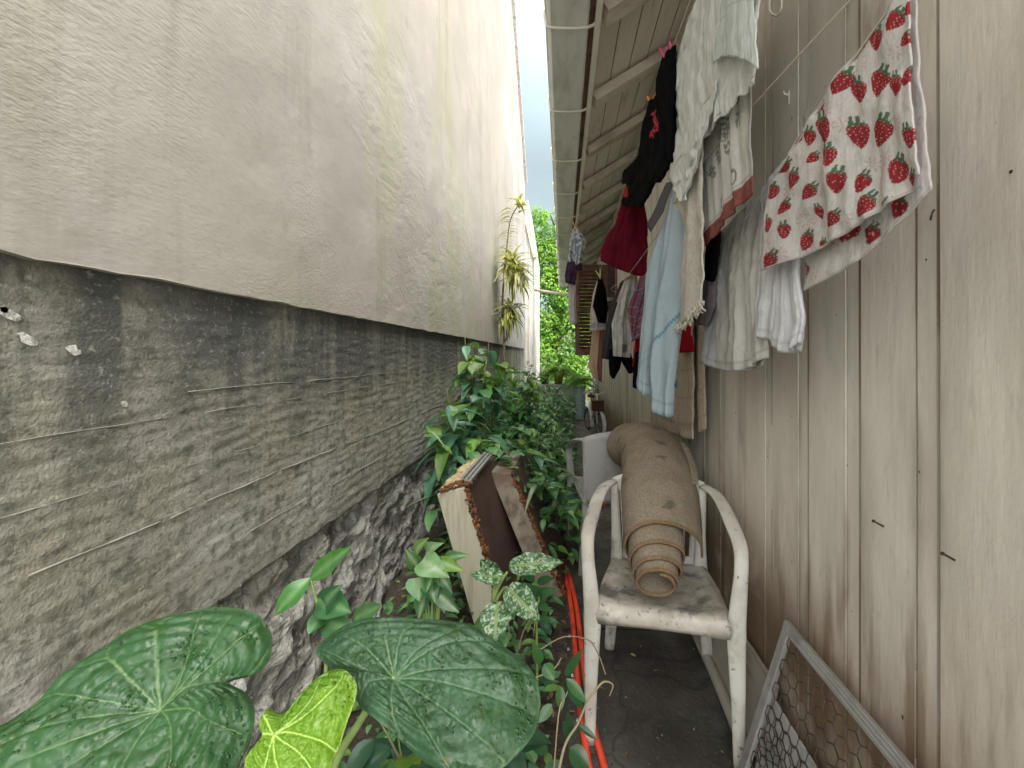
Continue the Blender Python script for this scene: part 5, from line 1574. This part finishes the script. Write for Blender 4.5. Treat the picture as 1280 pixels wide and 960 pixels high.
def sheet(mb, Lp, Rp, dep, colf, nu=30, nv=40, fold=0.012, freq=3.0, bulge=0.0, wr=0.003, seed=0, off=0.0, a0=0.25, wavy=0.0, tb=0.0, bb=0.0):
    f, nrm_ = depth_fn(dep)
    r_ = random.Random(seed)
    L_, Rr = resample(Lp, nv + 1), resample(Rp, nv + 1)
    ph = [r_.uniform(0, 6.28) for _ in range(5)]
    fr_ = [freq, freq * 1.7, freq * 2.9]
    sx_ = r_.uniform(0, 50)
    def fo(u, v):
        uu = u + 0.10 * noise.noise(Vector((sx_, v * 1.6, u * 1.5)))
        s_ = 1.5 * noise.noise(Vector((uu * freq * 1.9 + sx_, v * 0.75, 1.0))) + 0.8 * noise.noise(Vector((uu * freq * 4.3, v * 1.5 + sx_, 2.0))) + 0.45 * noise.noise(Vector((uu * freq * 3 + v * 3, v * 4 + sx_, 5.0)))
        return fold * (a0 + (1 - a0) * v) * s_ * 1.15
    layers = [(-1, 1)] if not bulge else [(-1, 1), (1, -1)]
    grids, colsl = [], []
    for sgn, _ in layers:
        for i in range(nu + 1):
            u = i / nu
            row = []
            for j in range(nv + 1):
                v = j / nv
                q = L_[j] * (1 - u) + Rr[j] * u
                q = q + np.array((0, 4 * u * (1 - u) * (tb * (1 - v) + bb * v)))
                if wavy: q = q + np.array((wavy * noise.noise(Vector((v * 9 + seed, u * 2, 0))), wavy * (v > 0.97) * noise.noise(Vector((u * 14, seed, 3)))))
                p = f(q[0], q[1])
                b = bulge * math.sqrt(max(0.0, 1 - (2 * u - 1) ** 2)) * (0.35 + 0.65 * min(1, v * 3 + 0.1))
                d_ = fo(u, v) + wr * (noise.noise(p * 18 + Vector((seed, 0, 0))) + 0.5 * noise.noise(p * 45)) + b * (1 if sgn < 0 else -1) + off
                row.append(p + nrm_ * d_)
                colsl.append(colf(u, v, q[0], q[1]))
            grids.append(row)
    n = nv + 1
    if not bulge:
        mb.add([p for r2 in grids for p in r2], [(i * n + j, (i + 1) * n + j, (i + 1) * n + j + 1, i * n + j + 1) for i in range(nu) for j in range(nv)], colsl)
    else:
        fs = []
        A = nu + 1
        for b_ in (0, A):
            for i in range(nu):
                for j in range(nv):
                    q = ((b_ + i) * n + j, (b_ + i + 1) * n + j, (b_ + i + 1) * n + j + 1, (b_ + i) * n + j + 1)
                    fs.append(q if b_ == 0 else q[::-1])
        for j in range(nv):
            fs.append((j, j + 1, A * n + j + 1, A * n + j))
            fs.append((nu * n + j + 1, nu * n + j, (A + nu) * n + j, (A + nu) * n + j + 1))
        mb.add([p for r2 in grids for p in r2], fs, colsl)

def cloth_obj(name, label, cat, mb, mat, thick=0.003, parent=None):
    o = mb.build(name, mat, parent, smooth=True)
    if thick:
        s_ = o.modifiers.new('thickness', 'SOLIDIFY'); s_.thickness = thick; s_.offset = 0
    if not parent: tag(o, label, cat, 'washing on the lines')
    return o
def flat(c, v_=0.06):
    c = np.array(c)
    def f(u, v, px, py): return tuple(c * (1 + v_ * noise.noise(Vector((u * 4, v * 4, c[0] * 9)))) * (0.8 if 0.940 < v < 0.952 or v > 0.985 else 1))
    return f
XA = 0.50
LN = ('S', XA, 1.0, 0.0)

# strawberry cloth ------------------------------------------------
berries = [(410, 95, 1), (333, 198, 1.15), (417, 200, 1.3), (370, 220, 1), (297, 310, 1.2), (367, 325, 1.2), (423, 318, 1.35), (310, 375, .9), (220, 333, .75), (256, 330, .75), (192, 400, .8), (218, 433, .85), (325, 437, 1.05), (375, 440, .9), (252, 462, .85), (463, 410, 1.2), (195, 498, .75), (272, 510, .6), (310, 527, .85), (385, 495, 1.1), (157, 540, .7), (200, 555, .7), (240, 580, .85), (280, 592, .6), (168, 628, .9), (463, 205, .95), (463, 50, 1), (487, 95, .8), (495, 185, .9), (501, 330, 1), (497, 440, 1), (165, 460, .7), (435, 505, .9), (280, 245, .8), (222, 695, .7), (500, 20, .8), (375, 100, .6), (262, 380, .6)]
flowers = [(300, 265), (370, 155), (340, 300), (430, 380), (280, 450), (240, 530), (190, 610), (340, 520), (460, 125), (395, 395), (300, 600), (255, 610), (155, 590), (205, 460), (460, 300)]
def straw(u, v, px, py):
    x, y = (px - 880) * 1.92, py * 1.92
    if v < 0.02 or v > 0.985 or u < 0.012: return (0.52, 0.49, 0.485)
    base = np.array((0.62, 0.59, 0.585)) * (1 + 0.05 * noise.noise(Vector((x * .08, y * .08, 0))))
    for (bx_, by_, s_) in berries:
        dx, dy = x - bx_, y - by_
        if abs(dx) > 40 or abs(dy) > 50: continue
        th_ = 0.30 + 0.55 * math.sin(bx_ * 1.7 + by_ * 0.9); ca, sa = math.cos(th_), math.sin(th_)
        lx, ly = (dx * ca + dy * sa) / (17 * s_), (-dx * sa + dy * ca) / (27 * s_)
        w_ = 0.92 - 0.42 * ly
        if abs(ly) < 1 and abs(lx) < w_ * math.sqrt(max(0, 1 - ly * ly)) * 1.1:
            g_ = math.sin(lx * 11 + (1.5 if int((ly + 2) * 5) % 2 else 0)) * math.sin(ly * 15)
            if g_ > 0.80: return (0.62, 0.42, 0.34)
            if ly < -0.66 - 0.25 * abs(math.sin(lx * 5)) + 0.12: return (0.10, 0.16, 0.10)
            return tuple(np.array((0.31, 0.036, 0.045)) * (1 + 0.35 * noise.noise(Vector((x * .2, y * .2, 3)))))
        if -1.45 < ly <= -0.75 and abs(lx) < 0.75 - 0.4 * abs(ly + 0.9) and math.sin(lx * 9) > -0.4: return (0.11, 0.18, 0.12)
    for (bx_, by_) in flowers:
        dx, dy = x - bx_, y - by_
        rr_ = math.hypot(dx, dy)
        if 5 < rr_ < 19 and abs(math.sin(math.atan2(dy, dx) * 4)) > 0.92 and rr_ % 7 > 1.5: return (0.58, 0.36, 0.37)
    return tuple(base)
m = MB()
sheet(m, [(961, 235), (953, 339)], [(1137, -25), (1141, 100), (1153, 218)], LN, straw, 190, 150, fold=0.014, freq=2.4, wr=0.004, seed=3, a0=0.35, tb=-10, bb=15)
def straw_back(u, v, px, py): return straw(u, v, px + 37, py - 31)
sheet(m, [(990, 190), (987, 364)], [(1122, -25), (1128, 100), (1138, 236)], LN, straw_back, 90, 110, fold=0.006, freq=2.0, wr=0.004, seed=5, off=-0.028, a0=0.4, tb=-8, bb=18)
cloth_obj('strawberry_cloth', 'white cloth printed with red strawberries folded over the nearest line', 'cloth', m, M['cloth'])

# small white trousers and off-white shirt behind it
LB = ('S', 0.535, 1.0, 0.0)
m = MB()
sheet(m, [(952, 235), (950, 330), (944, 380), (944, 418)], [(990, 190), (978, 330), (976, 385), (971, 428)], LB, flat((0.66, 0.66, 0.69)), 36, 60, fold=0.008, freq=2.5, bulge=0.009, wr=0.005, seed=11)
sheet(m, [(975, 215), (974, 330), (973, 385), (969, 430)], [(1012, 160), (1002, 340), (1008, 392), (1002, 428)], LB, flat((0.66, 0.66, 0.69)), 36, 60, fold=0.008, freq=2.5, bulge=0.010, wr=0.005, seed=12, bb=12)
cloth_obj('white_trousers', 'small bright white trousers with two short legs below the strawberry cloth', 'trousers', m, M['cloth'])
LS = ('S', 0.555, 1.1, 0.0)
m = MB()
def shirtcol(u, v, px, py):
    c = np.array((0.60, 0.585, 0.565)) * (1 + 0.05 * noise.noise(Vector((u * 5, v * 3, 2))))
    if u < 0.16 + 0.05 * v: c = np.array((0.66, 0.67, 0.72))
    if 0.945 < v < 0.952 or v > 0.99: c = c * 0.78
    if abs(u - 0.63) < 0.006: c = c * 0.82
    return tuple(c)
sheet(m, [(893, 299), (888, 345), (885, 400), (878, 451)], [(972, 222), (962, 330), (967, 405), (964, 447)], LS, shirtcol, 70, 80, fold=0.014, freq=3.2, bulge=0.014, wr=0.005, seed=14, bb=15)
cloth_obj('pale_shirt', 'plain off white shirt hanging between the towels and the strawberry cloth', 'shirt', m, M['cloth'])
m = MB()
sheet(m, [(884, 300), (882, 330), (879, 348)], [(901, 288), (898, 318), (893, 352)], ('S', 0.52, 1.3, 0), flat((0.006, 0.006, 0.007)), 14, 20, fold=0.008, bulge=0.012, seed=15)
cloth_obj('black_sock', 'black scrap of cloth wedged behind the fringed towel', 'sock', m, M['cloth'])
m = MB()
sheet(m, [(886, 325), (880, 355), (868, 385), (868, 400)], [(895, 320), (894, 352), (893, 384), (884, 408)], ('S', 0.53, 1.3, 0), flat((0.20, 0.17, 0.19)), 16, 28, fold=0.006, bulge=0.014, seed=16)
cloth_obj('mauve_sock', 'greyish mauve sock just right of the fringed towel', 'sock', m, M['cloth'])

# upper line: printed towel, muslin, fringed towel
m = MB()
def towelcol(u, v, px, py):
    c = np.array((0.57, 0.555, 0.53)) * (1 + 0.05 * noise.noise(Vector((u * 6, v * 6, 4))))
    if v > 0.945: return tuple(np.array((0.24, 0.085, 0.075)) * (1 + 0.3 * noise.noise(Vector((px * .3, py * .3, 1)))))
    if 0.930 < v < 0.936: return tuple(c * 0.7)
    if u > 0.955: c = c * 0.72
    # faded grey print: rings, bars and blots
    for (x, y, w_, h_, ring) in [(923, 123, 4, 6, 1), (910, 142, 5, 7, 1), (907, 165, 6, 12, 0), (899, 195, 7, 12, 0), (912, 185, 4, 9, 0), (888, 215, 5, 8, 0), (921, 222, 3, 10, 1), (902, 252, 3.5, 9, 1), (905, 145, 3, 5, 0), (915, 160, 3, 8, 0), (924, 150, 2, 12, 0), (898, 178, 3, 10, 0)]:
        d = math.hypot((px - x) / w_, (py - y) / h_)
        if ring and 0.70 < d < 1.1: return tuple(c * 0.35)
        if not ring and d < 1 and noise.noise(Vector((px * .55, py * .35, 7))) > -0.12: return tuple(c * 0.38)
    return tuple(c)
sheet(m, [(862, 35), (868, 160), (877, 312)], [(940, -150), (938, 60), (941, 242)], ('S', 0.455, 1.1, 0), towelcol, 110, 130, fold=0.010, freq=2.5, wr=0.003, seed=21, bb=-2)
cloth_obj('printed_towel', 'cream tea towel with grey print and a dark red lower border', 'towel', m, M['cloth'])
m = MB()
def gz(u, v, px, py):
    k = 1 + 0.07 * math.sin(u * 90 + 5 * noise.noise(Vector((u * 4, v * 6, 0)))) + 0.06 * noise.noise(Vector((u * 10, v * 10, 0)))
    return tuple(np.array((0.70, 0.71, 0.70)) * k)
LG = ('S', 0.42, 1.2, 0)
sheet(m, [(845, 72), (842, 150), (841, 225)], [(957, -225), (956, 0), (950, 96)], LG, gz, 140, 110, fold=0.010, freq=7, wr=0.005, seed=22, bb=-6, a0=0.5, wavy=5)
def gz2(u, v, px, py):
    c = np.array(gz(u, v, px, py)) * np.array((0.93, 0.97, 0.98))
    if abs((v * 9) % 1 - 0.5) < 0.03: c = c * 0.8
    return tuple(c)
sheet(m, [(915, -115), (908, 30), (899, 79)], [(957, -226), (958, 30), (962, 86)], LG, gz2, 36, 80, fold=0.008, freq=1.5, wr=0.004, seed=23, off=0.022, bb=-12, wavy=3)
# hanging corner
sheet(m, [(841, 200), (842, 225), (852, 252)], [(905, 90), (888, 160), (862, 250)], LG, gz, 40, 60, fold=0.010, freq=3, wr=0.006, seed=24, off=0.008, wavy=4)
cloth_obj('muslin_cloth', 'large crinkled white muslin hanging highest beside the black clothes', 'cloth', m, M['gauze'])
m = MB()
LF = ('S', 0.437, 1.4, 0)
def fr(u, v, px, py):
    k = 1 + 0.10 * noise.noise(Vector((u * 14, v * 22, 3)))
    c = np.array((0.60, 0.565, 0.51)) * k
    if noise.noise(Vector((u * 5, v * 7, 9))) > 0.42 and u < 0.5: c = c * np.array((1.0, 0.86, 0.84))
    return tuple(c)
sheet(m, [(847, 64), (845, 220), (837, 320), (825, 412)], [(884, -30), (881, 220), (881, 330), (879, 378)], LF, fr, 46, 110, fold=0.016, freq=1.6, wr=0.005, seed=25, bb=13, a0=0.5)
cloth_obj('fringed_towel', 'cream terry towel with a knotted fringe along its ragged bottom', 'towel', m, M['terry'], 0.006)
ft_ = bpy.data.objects['fringed_towel']
m = MB()
f_, n_ = depth_fn(LF)
for k in range(34):
    u = k / 33
    px, py = 825 + 54 * u, 412 - 34 * u + 4 * u * (1 - u) * 13
    for q in range(3):
        p = f_(px + rng.uniform(-2, 2), py - 2) + n_ * rng.uniform(-0.004, 0.012)
        m.tube([p, p + Vector((rng.uniform(-.006, .006), rng.uniform(-.008, .008), -0.010)), p + Vector((rng.uniform(-.012, .012), rng.uniform(-.014, .014), -rng.uniform(0.012, 0.030)))], [0.0042, 0.0048, 0.002], 5, smooth=2, col=(0.62, 0.58, 0.50))
m.build('fringe', M['terry'], ft_, smooth=True)

# black clothes with pegs on the upper line
LK = ('S', 0.41, 1.8, 0)
blk = flat((0.0045, 0.0045, 0.006), 0.3)
def blkred(u, v, px, py):
    if abs(px - (824 + 3 * math.sin(py * .25))) < 2.6 and 138 < py < 172 and noise.noise(Vector((px * .5, py * .4, 2))) > -0.2: return (0.50, 0.05, 0.07)
    return blk(u, v, px, py)
m = MB()
sheet(m, [(829, 70), (821, 100), (822, 130), (830, 165), (832, 190)], [(845, 56), (844, 130), (842, 203)], LK, blkred, 24, 60, fold=0.012, freq=1.6, bulge=0.016, seed=31)
cloth_obj('black_vest', 'black vest with a frayed pink edge under the pink pegs', 'vest', m, M['cloth'])
m = MB()
sheet(m, [(811, 131), (802, 165), (797, 196), (779, 215), (778, 230)], [(823, 118), (838, 170), (838, 208), (826, 228)], LK, blkred, 34, 60, fold=0.016, freq=2.0, bulge=0.022, seed=32, wr=0.006)
cloth_obj('black_shirt', 'rumpled black shirt held by orange pegs', 'shirt', m, M['cloth'])
m = MB()
def bsock(u, v, px, py):
    if px < 787 and 232 < py < 246: return (0.40, 0.04, 0.035)
    return blk(u, v, px, py)
sheet(m, [(787, 205), (786, 225), (780, 243), (779, 254)], [(822, 205), (822, 222), (812, 242), (800, 260)], LK, bsock, 22, 32, fold=0.010, bulge=0.018, seed=33)
cloth_obj('black_sock', 'black sock with a bit of red hanging lowest of the black clothes', 'sock', m, M['cloth'])
m = MB()
def mar(u, v, px, py): return tuple(np.array((0.135, 0.010, 0.022)) * (1 + 0.25 * noise.noise(Vector((u * 6, v * 4, 0)))))
sheet(m, [(777, 252), (770, 280), (756, 316), (757, 328)], [(805, 252), (809, 275), (812, 310), (811, 345)], ('S', 0.44, 2.75, -1.5), mar, 50, 50, fold=0.045, freq=2.2, bulge=0.045, seed=34, bb=4, wr=0.008)
cloth_obj('maroon_shorts', 'dark red gathered shorts hanging below the black clothes', 'shorts', m, M['cloth'])

# middle line: pale blue trousers and what hangs behind them
LBp = ('S', 0.42, 1.65, -0.9)
blue = flat((0.36, 0.435, 0.485), 0.08)
def bluel(u, v, px, py):
    if abs((py - 420) - (850 - px) * 1.15 + 18) < 2.0 and 818 < px: return (0.10, 0.24, 0.33)
    k = 1
    if 800 < px < 818 and 425 < py < 462 and noise.noise(Vector((px * .35 + py * .2, py * .12, 1))) > 0.15: k = 0.86
    return tuple(np.array(blue(u, v, px, py)) * k)
m = MB()
sheet(m, [(840, 248), (820, 295), (806, 345), (799, 410), (793, 476)], [(850, 238), (838, 300), (825, 380), (818, 450), (816, 497)], LBp, bluel, 40, 90, fold=0.030, freq=0.9, bulge=0.030, seed=41, bb=4, off=-0.02)
sheet(m, [(844, 240), (836, 300), (824, 380), (818, 450), (818, 507)], [(864, 228), (864, 320), (855, 420), (848, 480), (847, 520)], LBp, bluel, 40, 90, fold=0.030, freq=0.9, bulge=0.038, seed=44, off=0.022, bb=3)
o = cloth_obj('blue_trousers', 'pale blue trousers with two long legs reaching nearest the rolled rug', 'trousers', m, M['cloth'])
m = MB()
sheet(m, [(842, 233), (831, 258), (818, 285)], [(851, 231), (838, 268), (823, 293)], LBp, flat((0.085, 0.085, 0.09)), 10, 24, fold=0.004, seed=43, off=0.05)
cloth_obj('waistband', '', '', m, M['cloth'], 0.004, parent=o)
m = MB()
sheet(m, [(832, 510), (833, 522)], [(844, 505), (843, 516)], LBp, flat((0.04, 0.16, 0.24)), 10, 10, fold=0.002, bulge=0.014, seed=44, off=0.012)
cloth_obj('teal_cuff', '', '', m, M['cloth'], 0.003, parent=o)
m = MB()
sheet(m, [(839, 470), (840, 488)], [(847, 468), (849, 482)], LBp, flat((0.02, 0.15, 0.27)), 10, 10, fold=0.002, bulge=0.014, seed=45, off=0.02)
cloth_obj('teal_cuff', '', '', m, M['cloth'], 0.003, parent=o)
m = MB()
def lin(u, v, px, py):
    k = 1 + 0.10 * math.sin(u * 70) * math.sin(v * 120) + 0.10 * noise.noise(Vector((u * 9, v * 14, 0)))
    if abs((v * 7) % 1 - 0.5) < 0.05 or abs((u * 4) % 1 - .5) < 0.04: k *= 0.82
    return tuple(np.array((0.50, 0.42, 0.345)) * k)
LQ = ('S', 0.60, 2.2, 0)
sheet(m, [(816, 345), (816, 440), (817, 526)], [(866, 300), (866, 440), (865, 549)], LQ, lin, 50, 90, fold=0.006, freq=2, wr=0.004, seed=46, bb=5, wavy=2)
sheet(m, [(858, 310), (863, 440), (866, 541)], [(869, 295), (871, 430), (872, 536)], LQ, lin, 10, 70, fold=0.004, freq=1, seed=47, off=-0.03)
cloth_obj('quilted_towel', 'sand coloured quilted towel hanging lowest behind the blue trousers', 'towel', m, M['terry'], 0.008)
m = MB()
sheet(m, [(847, 360), (846, 405), (846, 441)], [(858, 355), (864, 405), (868, 440)], ('S', 0.56, 2.0, -0.5), flat((0.32, 0.010, 0.022)), 16, 30, fold=0.008, bulge=0.014, seed=48)
cloth_obj('red_sock', 'bright red cloth peeping out under the fringed towel', 'sock', m, M['cloth'])
m = MB()
sheet(m, [(838, 370), (838, 440)], [(848, 365), (847, 442)], ('S', 0.57, 2.0, -0.5), blk, 10, 24, fold=0.006, bulge=0.01, seed=49)
cloth_obj('black_sock', 'black cloth between the blue trousers and the bright red cloth', 'sock', m, M['cloth'])
m = MB()
sheet(m, [(794, 440), (791, 475), (791, 484)], [(806, 440), (803, 480), (799, 488)], ('Y', 2.45), blk, 10, 20, fold=0.004, bulge=0.02, seed=50)
cloth_obj('black_sock', 'black sock showing only its toe left of the blue trouser leg', 'sock', m, M['cloth'])

# far group on the middle line
def plaid(u, v, px, py):
    a, b = (u * 4.2 + v * 1.3) % 1, (v * 7.0) % 1
    c = np.array((0.085, 0.095, 0.17))
    if a < 0.30: c = np.array((0.36, 0.065, 0.055))
    if b < 0.28: c = c * 0.5 + np.array((0.26, 0.05, 0.045)) * 0.5 if a >= 0.3 else np.array((0.46, 0.08, 0.06))
    if 0.46 < a < 0.54 or 0.60 < b < 0.68: c = c * 0.4 + np.array((0.34, 0.36, 0.42)) * 0.6
    return tuple(c)
m = MB()
sheet(m, [(799, 347), (791, 368), (785, 385), (790, 420)], [(812, 340), (808, 370), (803, 395), (797, 428)], ('Y', 2.62), plaid, 50, 60, fold=0.02, freq=1.5, bulge=0.03, seed=51)
sheet(m, [(806, 350), (799, 378), (793, 405), (789, 428)], [(818, 340), (812, 370), (806, 400), (801, 420)], ('Y', 2.5), plaid, 40, 60, fold=0.016, freq=1.5, bulge=0.02, seed=52)
cloth_obj('plaid_shirt', 'red and navy plaid shirt left of the pale blue trousers', 'shirt', m, M['cloth'])
m = MB()
sheet(m, [(798, 390), (794, 425), (790, 458)], [(810, 390), (806, 425), (799, 462)], ('Y', 2.56), flat((0.28, 0.012, 0.022)), 18, 34, fold=0.010, bulge=0.012, seed=53)
cloth_obj('red_shirt', 'plain red shirt hanging just under the plaid one', 'shirt', m, M['cloth'])
m = MB()
def tee(u, v, px, py):
    k = 1 + 0.18 * noise.noise(Vector((u * 9, v * 9, 0))) + (-.22 if noise.noise(Vector((u * 6, v * 11, 5))) > 0.38 else 0)
    if 776 < px < 784 and 430 < py < 440: k *= 0.4
    return tuple(np.array((0.50, 0.49, 0.47)) * k)
sheet(m, [(780, 352), (772, 378), (764, 405), (766, 445)], [(795, 346), (794, 380), (791, 412), (786, 447)], ('Y', 2.85), tee, 46, 60, fold=0.03, freq=1.8, bulge=0.03, seed=54, wr=0.008)
cloth_obj('patterned_tee', 'pale grey speckled tee shirt above two black socks', 'shirt', m, M['cloth'])
m = MB(); sheet(m, [(762, 436), (761, 455), (762, 468), (765, 473)], [(776, 436), (777, 450), (775, 460), (768, 473)], ('Y', 2.95), blk, 14, 26, fold=0.006, bulge=0.03, seed=55)
cloth_obj('black_sock', 'left of the two black socks under the grey speckled tee', 'sock', m, M['cloth'])
m = MB(); sheet(m, [(775, 438), (777, 452), (786, 467)], [(787, 438), (793, 455), (791, 466)], ('Y', 2.9), blk, 14, 26, fold=0.006, bulge=0.03, seed=56)
cloth_obj('black_sock', 'right of the two black socks under the grey speckled tee', 'sock', m, M['cloth'])
m = MB()
sheet(m, [(776, 352), (768, 372), (758, 405), (752, 448)], [(784, 347), (778, 380), (770, 415), (764, 450)], ('Y', 3.15), flat((0.045, 0.045, 0.05), 0.3), 30, 50, fold=0.02, freq=1.7, bulge=0.03, seed=57)
cloth_obj('charcoal_jacket', 'charcoal jacket hanging behind the grey speckled tee', 'jacket', m, M['cloth'])
m = MB()
sheet(m, [(781, 349), (774, 366), (770, 378)], [(796, 338), (797, 352), (788, 372)], ('Y', 3.1), flat((0.50, 0.30, 0.21)), 20, 24, fold=0.02, bulge=0.02, seed=58)
cloth_obj('peach_top', 'small peach top behind the plaid shirt', 'top', m, M['cloth'])
m = MB()
sheet(m, [(746, 352), (741, 368), (738, 390), (737, 414)], [(752, 350), (757, 375), (760, 390), (760, 412)], ('Y', 4.3), lambda u, v, px, py: (0.62, 0.58, 0.52) if v < .84 or v > .93 else (0.42, 0.42, 0.45), 30, 40, fold=0.02, freq=1.6, bulge=0.02, seed=59)
cloth_obj('cream_shirt', 'cream shirt with a grey hem stripe behind the black bag', 'shirt', m, M['cloth'])
m = MB()
sheet(m, [(748.5, 346), (745, 362), (741, 382), (748, 403)], [(752, 346), (757, 362), (760, 385), (757, 404)], ('Y', 4.15), blk, 26, 40, fold=0.012, bulge=0.05, seed=60)
cloth_obj('black_bag', 'black rounded bag like garment under the green peg', 'garment', m, M['cloth'])
m = MB()
def peach(u, v, px, py):
    if u > 0.62: return (0.26, 0.11, 0.085) if (u * 9) % 1 < 0.75 else (0.45, 0.27, 0.2)
    return tuple(np.array((0.60, 0.42, 0.31)) * (1 + 0.1 * math.sin(u * 40)))
sheet(m, [(741, 400), (739, 430), (735, 458), (742, 472)], [(756, 400), (754, 430), (752, 478)], ('Y', 4.5), peach, 30, 50, fold=0.02, freq=2, bulge=0.015, seed=61)
cloth_obj('striped_towel', 'peach and brown striped towel hanging below the cream shirt', 'towel', m, M['cloth'])

# little bunch on the gutter line
def bw(u, v, px, py):
    n_ = noise.noise(Vector((px * .22, py * .22, 1)))
    return (0.26, 0.33, 0.42) if n_ > 0.12 else ((0.66, 0.68, 0.72) if n_ > -0.3 else (0.40, 0.44, 0.42))
YG = 4.4
m = MB()
sheet(m, [(716, 286), (712, 305), (710, 320), (713, 336)], [(720, 285), (728, 294), (734, 302), (727, 330)], ('Y', YG), bw, 40, 50, fold=0.05, freq=1.7, bulge=0.05, wr=0.03, seed=62)
cloth_obj('baby_clothes', 'crumpled blue and white baby clothes bunched on the gutter line', 'clothes', m, M['cloth'])
m = MB()
sheet(m, [(709, 328), (706, 345), (707, 353)], [(722, 326), (721, 342), (719, 356)], ('Y', YG - .03), flat((0.075, 0.045, 0.085), 0.4), 24, 30, fold=0.03, bulge=0.035, wr=0.012, seed=63)
sheet(m, [(720, 332), (722, 338)], [(727, 328), (728, 337)], ('Y', YG - .05), flat((0.05, 0.03, 0.05), 0.4), 14, 14, fold=0.02, bulge=0.03, seed=64)
cloth_obj('purple_socks', 'dark purple small socks below the blue and white bunch', 'socks', m, M['cloth'])
m = MB()
sheet(m, [(711, 350), (710.5, 380), (712, 406)], [(720, 350), (720, 380), (721, 404)], ('Y', YG + .03), flat((0.58, 0.55, 0.54), 0.1), 16, 50, fold=0.012, bulge=0.03, wr=0.01, seed=65)
cloth_obj('long_white_sock', 'long whitish sock dangling in front of the brown shutter', 'sock', m, M['cloth'])

# lines
def line(label, pts):
    m = MB(); m.tube(pts, 0.0022, 5, smooth=6)
    tag(m.build('clothes_line', M['rope'], smooth=True), label, 'clothes line', 'clothes lines')
line('lowest clothes line near the planks carrying the strawberry cloth', [(0.55, -0.7, 2.16), (0.505, 0.55, 1.84), (0.50, 1.01, 1.692), (0.54, 1.4, 1.665), (0.58, 2.2, 1.72), (XR, 3.1, 1.86)])
line('upper clothes line carrying muslin and black clothes', [(0.42, -0.9, 2.50), (0.42, 0.9, 2.445), (0.415, 1.9, 2.44), (0.42, 3.0, 2.42), (0.43, 4.6, 2.27), (0.5, 6.2, 2.36)])
line('middle clothes line carrying the pale blue trousers', [(XR, 0.2, 2.05), (0.45, 1.3, 1.90), (0.43, 1.85, 1.83), (0.42, 2.8, 1.80), (0.42, 3.6, 1.86), (XR, 5.1, 2.05)])
line('thin line running under the eaves beside the gutter', [(0.145, 0.2, 2.76), (0.145, 2.5, 2.74), (0.148, 4.4, 2.70)])

def peg(px, py, Y, col, label, s_=1.0, tilt=0.2):
    p = P(px, py, Y)
    t = thing('clothes_peg', label, 'clothes peg', p, 'clothes pegs')
    m = MB()
    for sg in (-1, 1):
        rot = Matrix.Rotation(sg * 0.20 + tilt, 3, 'Y')
        m.tube([p + rot @ Vector((sg * 0.002, 0, -0.03)) * s_, p + rot @ Vector((sg * 0.006, 0, 0.0)) * s_, p + rot @ Vector((sg * 0.010, 0, 0.034)) * s_], [(0.007 * s_, 0.004 * s_), (0.009 * s_, 0.005 * s_), (0.008 * s_, 0.004 * s_)], 8, col=col, smooth=3)
    m.build('jaws', M['plastic'], t, smooth=True)
    m = MB(); m.tube([p + Vector((-0.008, 0, 0)) * s_, p + Vector((0.008, 0, 0)) * s_], 0.0045 * s_, 8); m.build('spring', M['alu'], t, smooth=True)
peg(831, 68, 1.66, (0.75, 0.06, 0.22), 'left of the two pink pegs above the black vest', 0.85, -0.2)
peg(841, 60, 1.55, (0.75, 0.06, 0.22), 'right of the two pink pegs above the black vest', 0.75, 0)
peg(814, 128, 1.95, (0.80, 0.30, 0.02), 'left of the two orange pegs above the rumpled black shirt', 0.9, -0.1)
peg(821, 122, 1.85, (0.80, 0.30, 0.02), 'right of the two orange pegs above the rumpled black shirt', 0.75, 0.3)
peg(749, 343, 4.1, (0.45, 0.60, 0.26), 'pale green peg holding the black bag like garment', 1.5, -0.3)
peg(719, 282, 4.38, (0.72, 0.36, 0.10), 'orange peg holding the baby clothes on the gutter line', 1.4, 0.0)
